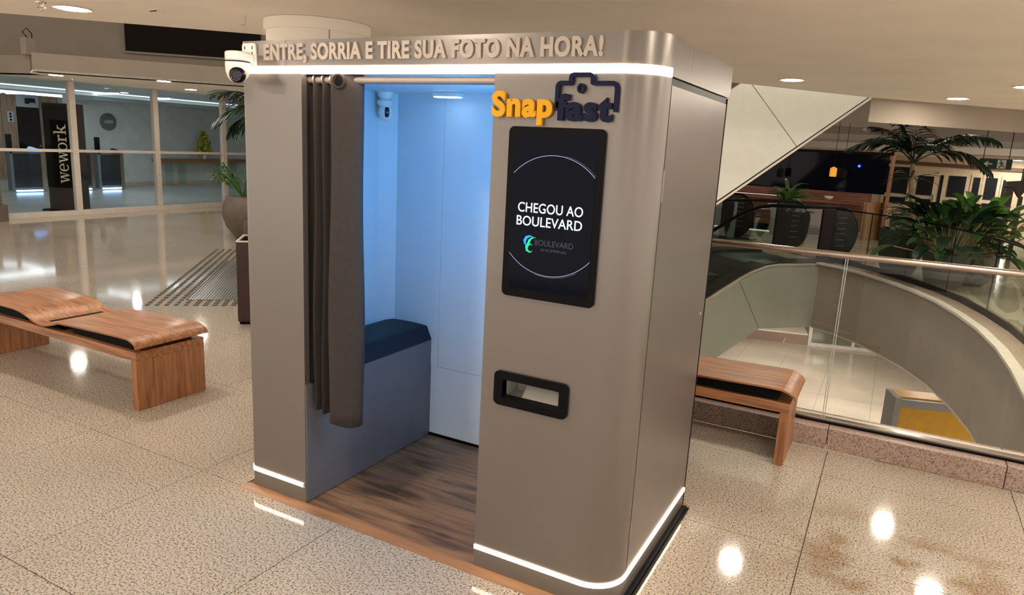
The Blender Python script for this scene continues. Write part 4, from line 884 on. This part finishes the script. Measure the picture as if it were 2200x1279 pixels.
def lamp(px, py, h, m, lb, f=.75):
    y = k0.y - .25; q = onp(px, py, (0, y, 0), (0, 1, 0)); t = thing('pendant_lamp', lb, 'lamp', q, 'pendant lamps of the kiosk')
    MB().lathe([(.02, .13), (.03, .12), (.09 * f, .10), (.10 * f, .08), (.10 * f, -.08), (.085 * f, -.09)], q, 14).build('shade', m, t); MB().tube([q + Vector((0, 0, .12)), (q.x, q.y, 2.6)], .006, 5).build('cable', M_blackm, t)
lamp(1790, 371, 0, mat('amber shade', (.7, .28, .03), .4, emit=(1, .38, .04), es=.5), 'amber pendant lamp hanging before the black glass of the kiosk'); lamp(1811, 374, 0, M_blackm, 'dark pendant lamp just right of the amber one'); lamp(1676, 372, 0, M_blackm, 'dark pendant lamp over the left part of the kiosk')
q = onp(1846, 357, (0, k0.y + .28, 0), (0, 1, 0)); ell(q, .03, .02, .03, 10, 6).build('indicator_light', emis('blue led', (.02, .03, 1), 9), label='small blue indicator light on the black glass kiosk', category='light')
q = onp(1778, 440, (0, k0.y - .2, 0), (0, 1, 0)); MB().lathe([(.03, 0), (.09, .05), (.10, .09), (.09, .09), (.03, .02)], (q.x, q.y, .862), 16).build('bowl', M_camw, label='small white bowl on the kiosk counter', category='bowl')
# doors wall, lobby a little lower
WA = onz(1893, 473, -.65); WA.z = 0; WB_ = Vector((12, WA.y - 1.2, 0))
WA = Vector((CAM.x + (onz(1893, 400, 0) - CAM).x * .0, 0, 0)) if 0 else WA
struct('floor', MB().poly([(-8, 19), (16, 19), (16, 36), (-8, 36)], -.75, -.65), M_far, smooth=0)
struct('trim_7', B(-8, 9, 18.9, 19, -1.1, 0), M_far)
M_fr = mat('cream frame', (.72, .62, .45), .5)
def WP(px, py): return onv(px, py, P2(WA), P2(WB_))
wd = (WB_ - WA).normalized(); wn = Vector((wd.y, -wd.x, 0))
struct('wall_back', MB().prism([WA - wd * 4 + Vector((0, 0, -.65)) - wn * .1, WB_ + wd * 4 + Vector((0, 0, -.65)) - wn * .1, WB_ + wd * 4 + Vector((0, 0, 2.6)) - wn * .1, WA - wd * 4 + Vector((0, 0, 2.6)) - wn * .1], wn * -.2), M_fr, smooth=0)
a, b = WP(1898, 343), WP(2200, 362); struct('trim_8', MB().prism([WP(1904, 343), WP(2240, 365), WP(2240, 373), WP(1904, 351)], wn * .02), mat('brown band', (.14, .065, .04), .5))
dsn = [('door_2', 1896, 1957, 352, 520), ('door_3', 1962, 2012, 372, 520), ('door_4', 2012, 2030, 370, 520), ('door_5', 2028, 2082, 372, 520), ('door_6', 2084, 2110, 375, 540), ('door_7', 2108, 2150, 376, 550), ('door_8', 2148, 2165, 380, 550)]
M_dg = mat('dark door glass', (.02, .025, .03), .06)
for nm, x0_, x1_, yt, yb in dsn:
    z1_ = WP((x0_ + x1_) / 2, yt).z; u0 = (WP(x0_, 400) - WA).dot(wd); u1 = (WP(x1_, 400) - WA).dot(wd)
    def DB(a, b, za, zb, o, th_): A = WA + wd * a + wn * o; Bq = WA + wd * b + wn * o; A.z = Bq.z = za; return MB().prism([A, Bq, Bq + wn * th_, A + wn * th_], (0, 0, zb - za))
    d = struct(nm, DB(u0, u1, -.65, z1_, -.09, .08), M_fr); f = .07
    if u1 - u0 > .45:
        DB(u0 + .13, u1 - .13, .55, z1_ - .12, 0, .012).build('pane', M_dg, d, smooth=0); DB(u0 + .13, u1 - .13, -.5, .40, 0, .012).build('pane', M_dg, d, smooth=0)
        DB(u1 - .09, u1 - .05, .3, .6, .02, .03).build('door_handle', M_chrome, d)
    else: DB(u0 + .09, u1 - .09, -.4, z1_ - .12, 0, .012).build('pane', M_dg, d, smooth=0)
# far ceilings
f0, f1 = onz(1860, 302, 2.35), onz(2215, 319, 2.35)
struct('ceiling', MB().poly([P2(f0 + (f0 - f1) * 1.2), P2(f1 + (f1 - f0) * .6), (18, 36), (-9, 36)], 2.35, 2.5), M_ceil, smooth=0)
struct('ceiling', MB().poly([(-9, 21.9), (18, 21.9), (18, 36), (-9, 36)], 2.14, 2.34), M_ceil, smooth=0)
vwall('trim_9', f0 + (f0 - f1) * 1.2, f1 + (f1 - f0) * .6, 2.35, 3.6, .1, M_ceil2)
struct('ceiling', MB().poly([(-9, 9), (15, 9), (15, 24), (-9, 24)], 3.6, 3.7), M_ceil2, smooth=0)
struct('wall_left', B(-8.2, -8.0, 12.0, 36, -.65, 3.6), M_ceil2)
for px, py, lb in ((1912, 313, 'far downlight directly left of the palm stem'), (2107, 320, 'far downlight above the exit sign and left of it'), (2187, 345, 'far downlight right of the exit sign'), (2056, 341, 'far downlight behind the palm leaves')):
    z = 2.35 if py < 330 else 2.14; q = onz(px, py, z); print(px, q)
    downlight(q.x, q.y, z - .002, lb, 'downlights of the far lobby', .16)
for x, y in ((1, 12.5), (3.5, 13.5), (6.5, 12), (2, 17), (5, 17), (-3, 15), (-1, 18)):  # unseen lamps added to brighten the far floor
    downlight(x, y, 3.598, 'added downlight of the far hall above the view', 'added far hall downlights above the view')
# exit sign
es = onp(2138, 352.5, (0, 12.0, 0), (0, 1, 0)); t = thing('exit_sign', 'dark green exit sign with a left arrow and a running figure', 'sign', es)
c, s = math.cos(.25), math.sin(.25); U_ = Vector((c, -s, 0)); Nn = Vector((-s, -c, 0)); Zv = Vector((0, 0, 1))
def EP(x0, x1, z0, z1, o=0., th_=.005): return [es + U_ * x + Zv * z + Nn * o for x, z in ((x0, z0), (x1, z0), (x1, z1), (x0, z1))]
MB().prism(EP(-.23, .23, -.085, .085), Nn * -.04).build('board', mat('exit green', (.006, .03, .016), .4), t); 
for x in (-.18, .18): MB().tube([es + U_ * x + Zv * .085, es + U_ * x + Zv * 1.6], .006, 6).build('rod', M_blackm, t)
pm_ = mat('pale print', (.60, .58, .45), .5)
def pg(pts, nm): MB().prism([es + U_ * x + Zv * z + Nn * .001 for x, z in pts], Nn * .003).build(nm, pm_, t, smooth=0)
pg([(-.16, 0), (-.11, .045), (-.095, .035), (-.12, .010), (-.04, .010), (-.04, -.010), (-.12, -.010), (-.095, -.035), (-.11, -.045)], 'arrow')
pg([(.03, -.07), (.15, -.07), (.15, .07), (.03, .07)], 'doorway')
gm = mat('exit green figure', (.006, .03, .016), .4)
def pf(pts): MB().prism([es + U_ * x + Zv * z + Nn * .005 for x, z in pts], Nn * .002).build('figure', gm, t, smooth=0)
pf([(.075 + .012 * math.cos(a), .052 + .012 * math.sin(a)) for a in [i * pi / 5 for i in range(10)]])
pf([(.07, .035), (.095, .035), (.105, -.01), (.08, -.015)]); pf([(.08, -.01), (.10, -.01), (.07, -.06), (.05, -.06)]); pf([(.09, -.01), (.105, -.01), (.135, -.04), (.125, -.055)]); pf([(.045, .01), (.075, .032), (.08, .02), (.05, 0)]); pf([(.09, .032), (.125, .01), (.12, 0), (.09, .018)])
# dark portal at the right edge
pq = onz(2168, 560); t = thing('dark_portal', 'dark brown arched portal frame at the right edge of the picture', 'portal', pq)
M_por = mat('dark brown paint', (.03, .014, .012), .5)
def PO(px, z): return onv(px, 450, P2(pq), (pq.x + 1, pq.y - .1)).xy.to_3d() + Vector((0, 0, z))
def PB(xa_, xb_, z0, z1): A = PO(xa_, z0); Bq = PO(xb_, z0); return MB().prism([A, Bq, Bq + Vector((0, .3, 0)), A + Vector((0, .3, 0))], (0, 0, z1 - z0))
PB(2153, 2170, 0, 1.42).build('post', M_por, t); PB(2187, 2193, 0, 1.25).build('post', M_por, t); PB(2240, 2262, 0, 1.65).build('post', M_por, t)
pts_ = [PO(2153, 1.40), PO(2153, 1.52), PO(2186, 1.55), PO(2186, 1.78), PO(2262, 1.80), PO(2262, 1.40), PO(2240, 1.40), PO(2215, 1.42), PO(2195, 1.36), PO(2185, 1.22), PO(2178, 1.30), PO(2170, 1.40)]
MB().prism(pts_, (0, .3, 0)).build('arch', M_por, t, smooth=0)

# ================= plants
def blade(mb, p, d, L, wd, droop, fold=.25, n=6, tip=1.4, base=.25):
    d = d.normalized(); side_ = d.cross(Vector((0, 0, 1))); side_ = side_.normalized() if side_.length > .05 else Vector((1, 0, 0)); pos = p.copy(); cur = d.copy(); vs = []
    for i in range(n + 1):
        t = i / n; ww = wd * max(.02, (math.sin(pi * min(1, (t * .92 + .06))) ** .8)) if base < .5 else wd * (1 - t ** tip); up = side_.cross(cur).normalized()
        vs += [pos + side_ * ww * .5 + up * ww * fold, pos, pos - side_ * ww * .5 + up * ww * fold]
        cur = (cur + Vector((0, 0, -droop / n))).normalized(); pos = pos + cur * (L / n)
    mb.add(vs, [f for i in range(n) for f in ((3 * i, 3 * i + 1, 3 * i + 4, 3 * i + 3), (3 * i + 1, 3 * i + 2, 3 * i + 5, 3 * i + 4))]); return pos
def frond(p, d, L, droop, lf=.32, n=16, wd=.03, hang=.5):
    mb = MB(); cur = d.normalized(); pos = p.copy(); P = [p.copy()]; T = [cur.copy()]
    for i in range(n): cur = (cur + Vector((0, 0, -droop / n))).normalized(); pos = pos + cur * (L / n); P.append(pos.copy()); T.append(cur.copy())
    mb.tube(P, [.012 * (1 - .8 * i / n) for i in range(n + 1)], 5)
    for i in range(3, n + 1):
        t = i / n; l = lf * (.55 + .9 * math.sin(pi * min(1, t * .8 + .1))) * (1 - .35 * t); sd = T[i].cross(Vector((0, 0, 1))).normalized()
        for s in (-1, 1):
            for h in (0, .5): blade(mb, P[i] - T[i] * (h * L / n), (T[i] * .75 + sd * s * .9 + Vector((0, 0, .15 + random.uniform(-.1, .1)))), l, wd, hang + random.uniform(-.1, .2), .15, 4, base=.25)
    return mb
def pot(t, c, prof, m, nm='pot'): MB().lathe(prof, c, 32).build(nm, m, t); r, z = prof[-1]; MB().lathe([(r * .93, z - .05), (r * .93, z - .03)], c, 24).build('soil', M_soil, t)
# tall dark pot with the palm
c1 = Vector((2.79, 10.78, 0)); P1 = thing('potted_palm', 'tall palm in a big dark pot behind the curved glass railing', 'plant', c1)
pot(P1, c1, [(.22, 0), (.27, .10), (.325, .38), (.34, .62), (.33, .72)], M_pot)
tk0 = c1 + Vector((.10, 0, .68)); tp = onv(1962, 352, (c1.x, c1.y), (c1.x + 1, c1.y)); tp = Vector((tp.x, tp.y, tp.z)); 
trunk = [tk0.lerp(tp, i / 6) + Vector((.02 * math.sin(i), 0, 0)) for i in range(7)]
MB().tube(trunk, [.05, .045, .04, .04, .038, .04, .03], 10).build('trunk', M_stem, P1)
for a, el, L, dr_, lf in ((175, 55, 1.05, 1.3, .34), (150, 65, 1.0, 1.1, .32), (5, 50, 1.15, 1.5, .40), (-15, 62, 1.2, 1.35, .42), (40, 60, 1.1, 1.2, .36), (95, 70, .9, 1.0, .34), (215, 60, .9, 1.2, .30), (-60, 60, .8, 1.3, .30), (-100, 65, .8, 1.2, .28), (190, 75, .85, .9, .3)):
    a = math.radians(a); el = math.radians(el); frond(tp, Vector((math.cos(a) * math.cos(el), math.sin(a) * math.cos(el), math.sin(el))), L, dr_ * 1.25, lf, 12, .062, .9).build('frond', M_leafd, P1, smooth=0, recalc=False)
for k in range(14):
    a = random.uniform(0, 6.28); mb = MB(); blade(mb, tp + Vector((0, 0, -.25)), Vector((math.cos(a), math.sin(a), random.uniform(.2, 1.2))), .45, .035, .9); mb.build('leaf', M_leafd, P1, smooth=0, recalc=False)
for k in range(22):
    a = random.uniform(0, 6.28); mb = MB(); blade(mb, c1 + Vector((.2 * math.cos(a), .2 * math.sin(a), .68)), Vector((math.cos(a), math.sin(a), .9)), .22, .06, .8); mb.build('leaf', M_purple, P1, smooth=0, recalc=False, label='dark purple leaf')
def bush(t, c, n, L, wd, m, up=(.3, 1.4), droop=1.2, stems=True, r0=.12, ms=None, stalk=.5):
    for k in range(n):
        a = random.uniform(0, 6.28); h = random.uniform(*up); d = Vector((math.cos(a), math.sin(a), h)).normalized(); mb = MB()
        p = c + Vector((math.cos(a), math.sin(a), 0)) * r0 * random.random(); l = L * random.uniform(.75, 1.15); s = stalk * random.uniform(.5, 1.1)
        q = p + d * s
        lf = MB(); blade(lf, q, d + Vector((0, 0, -.2)), l, wd * random.uniform(.8, 1.2), droop, .18, 6); o = lf.build('leaf', random.choice(m), t, smooth=0, recalc=False)
        if stems: MB().tube([p, q], .008, 5).build('stalk', M_stem, t)
c2 = Vector((3.38, 9.74, 0)); P2_ = thing('potted_shrub', 'large broad-leaved bush in a grey tapered pot behind the curved railing', 'plant', c2)
pot(P2_, c2, [(.19, 0), (.24, .06), (.29, .28), (.31, .51)], M_pot); bush(P2_, c2 + Vector((0, 0, .46)), 150, .40, .17, [M_leafd, M_leafd, M_leaf, M_leaf], (.15, 3.0), 1.2, True, .2, stalk=.62)
c3 = Vector((3.80, 10.35, 0)); P3 = thing('potted_shrub', 'bright green leafy plant in a round brown pot, right of the broad-leaved bush', 'plant', c3)
pot(P3, c3, [(.13, 0), (.25, .12), (.29, .28), (.26, .44), (.20, .52)], M_pot2); bush(P3, c3 + Vector((0, 0, .48)), 70, .34, .14, [M_leafb, M_leafb, M_leaf], (.6, 3.0), 1.0, True, .15, stalk=.70)
c4 = Vector((2.92, 13.8, 0)); P4 = thing('potted_fern', 'feathery green plant in a tall pot behind the palm pot', 'plant', c4)
pot(P4, c4, [(.25, 0), (.34, .3), (.36, .72), (.33, .78)], M_pot2)
for k in range(26):
    a = k * 2.4; h = random.uniform(.3, 1.6); frond(c4 + Vector((0, 0, .75)), Vector((math.cos(a), math.sin(a), h)), random.uniform(.4, .6), 1.4, .10, 9, .022, .5).build('frond', M_leaf, P4, smooth=0, recalc=False)
# metal planter between the escalators
c5 = S(1.15, 2.42); P5 = thing('metal_planter', 'broad striped-leaf plant in a square metal planter between the escalators', 'plant', c5)
M_pl = mat('planter metal', (.20, .19, .16), .3, .7); MB().box(-.17, .17, -.14, .14, 0, .68, Matrix.Translation(c5)).build('planter', M_pl, P5, bevel=.006)
for k in range(46):
    a = random.uniform(0, 6.28); h = random.uniform(.5, 2.2); mb = MB(); blade(mb, c5 + Vector((0, 0, .66 + random.uniform(0, .35))), Vector((math.cos(a), math.sin(a), h + .5)), random.uniform(.42, .66), .085, 1.5, .2, 7); mb.build('leaf', random.choice([M_leafb, M_leaf]), P5, smooth=0, recalc=False)
for k in range(1):
    c6 = S(2.2 + k * .3, 3.9 + k * 1.1, 0); P6 = thing('potted_bromeliad', ('low purple-leaved plant left of the metal planter', 'low dark plant at the left end behind the escalator handrails')[k], 'plant', c6)
    MB().lathe([(.16, 0), (.2, .5), (.2, .6)], c6 + Vector((0, 0, .0)), 16).build('pot', M_pot, P6)
    for j in range(24):
        a = random.uniform(0, 6.28); mb = MB(); blade(mb, c6 + Vector((0, 0, .6)), Vector((math.cos(a), math.sin(a), random.uniform(.5, 2))), .35, .05, 1.2); mb.build('leaf', M_purple if k == 0 else M_leafd, P6, smooth=0, recalc=False)
# left: egg pot and palm behind the booth
c7 = Vector((-6.62, 5.80, 0)); P7 = thing('potted_philodendron', 'round brown pot with a lobed green plant at the booth left edge', 'plant', c7)
pot(P7, c7, [(.10, 0), (.14, .03), (.28, .22), (.34, .42), (.31, .60), (.24, .70)], M_pot2)
for k in range(30):
    a = random.uniform(0, 6.28) if k > 15 else math.radians(random.uniform(180, 280)); d = Vector((math.cos(a), math.sin(a), random.uniform(.5, 1.6))).normalized(); q = c7 + Vector((0, 0, .68)); e1 = q + d * random.uniform(.32, .62)
    mb = MB().tube([q, q.lerp(e1, .5) + Vector((0, 0, .05)), e1], .006, 5); sd = d.cross(Vector((0, 0, 1))).normalized()
    for j in range(-4, 5): blade(mb, e1, (d * math.cos(j * .38) + sd * math.sin(j * .38) + Vector((0, 0, -.3))), .17 - .012 * abs(j), .028, .5, .1, 4)
    mb.build('lobed_leaf', M_leafb if k % 2 else M_leaf, P7, smooth=0, recalc=False)
c8 = Vector((-3.93, 3.88, 0)); P8 = thing('potted_palm', 'palm whose dark frond shows at the booth left edge under the camera', 'plant', c8)
pot(P8, c8, [(.22, 0), (.3, .2), (.34, .6), (.33, .7)], M_pot); MB().tube([c8 + Vector((0, 0, .65)), c8 + Vector((0, 0, 1.95))], .035, 8).build('trunk', M_stem, P8)
for a, el, L in ((228, 28, .62), (215, 52, .68), (245, 8, .5), (180, 45, .6), (120, 60, .6), (60, 55, .7), (0, 55, .7), (300, 40, .6)):
    a = math.radians(a); el = math.radians(el); frond(c8 + Vector((0, 0, 1.95)), Vector((math.cos(a) * math.cos(el), math.sin(a) * math.cos(el), math.sin(el))), L, 1.3, .34, 9, .045, .7).build('frond', M_leafd, P8, smooth=0, recalc=False)
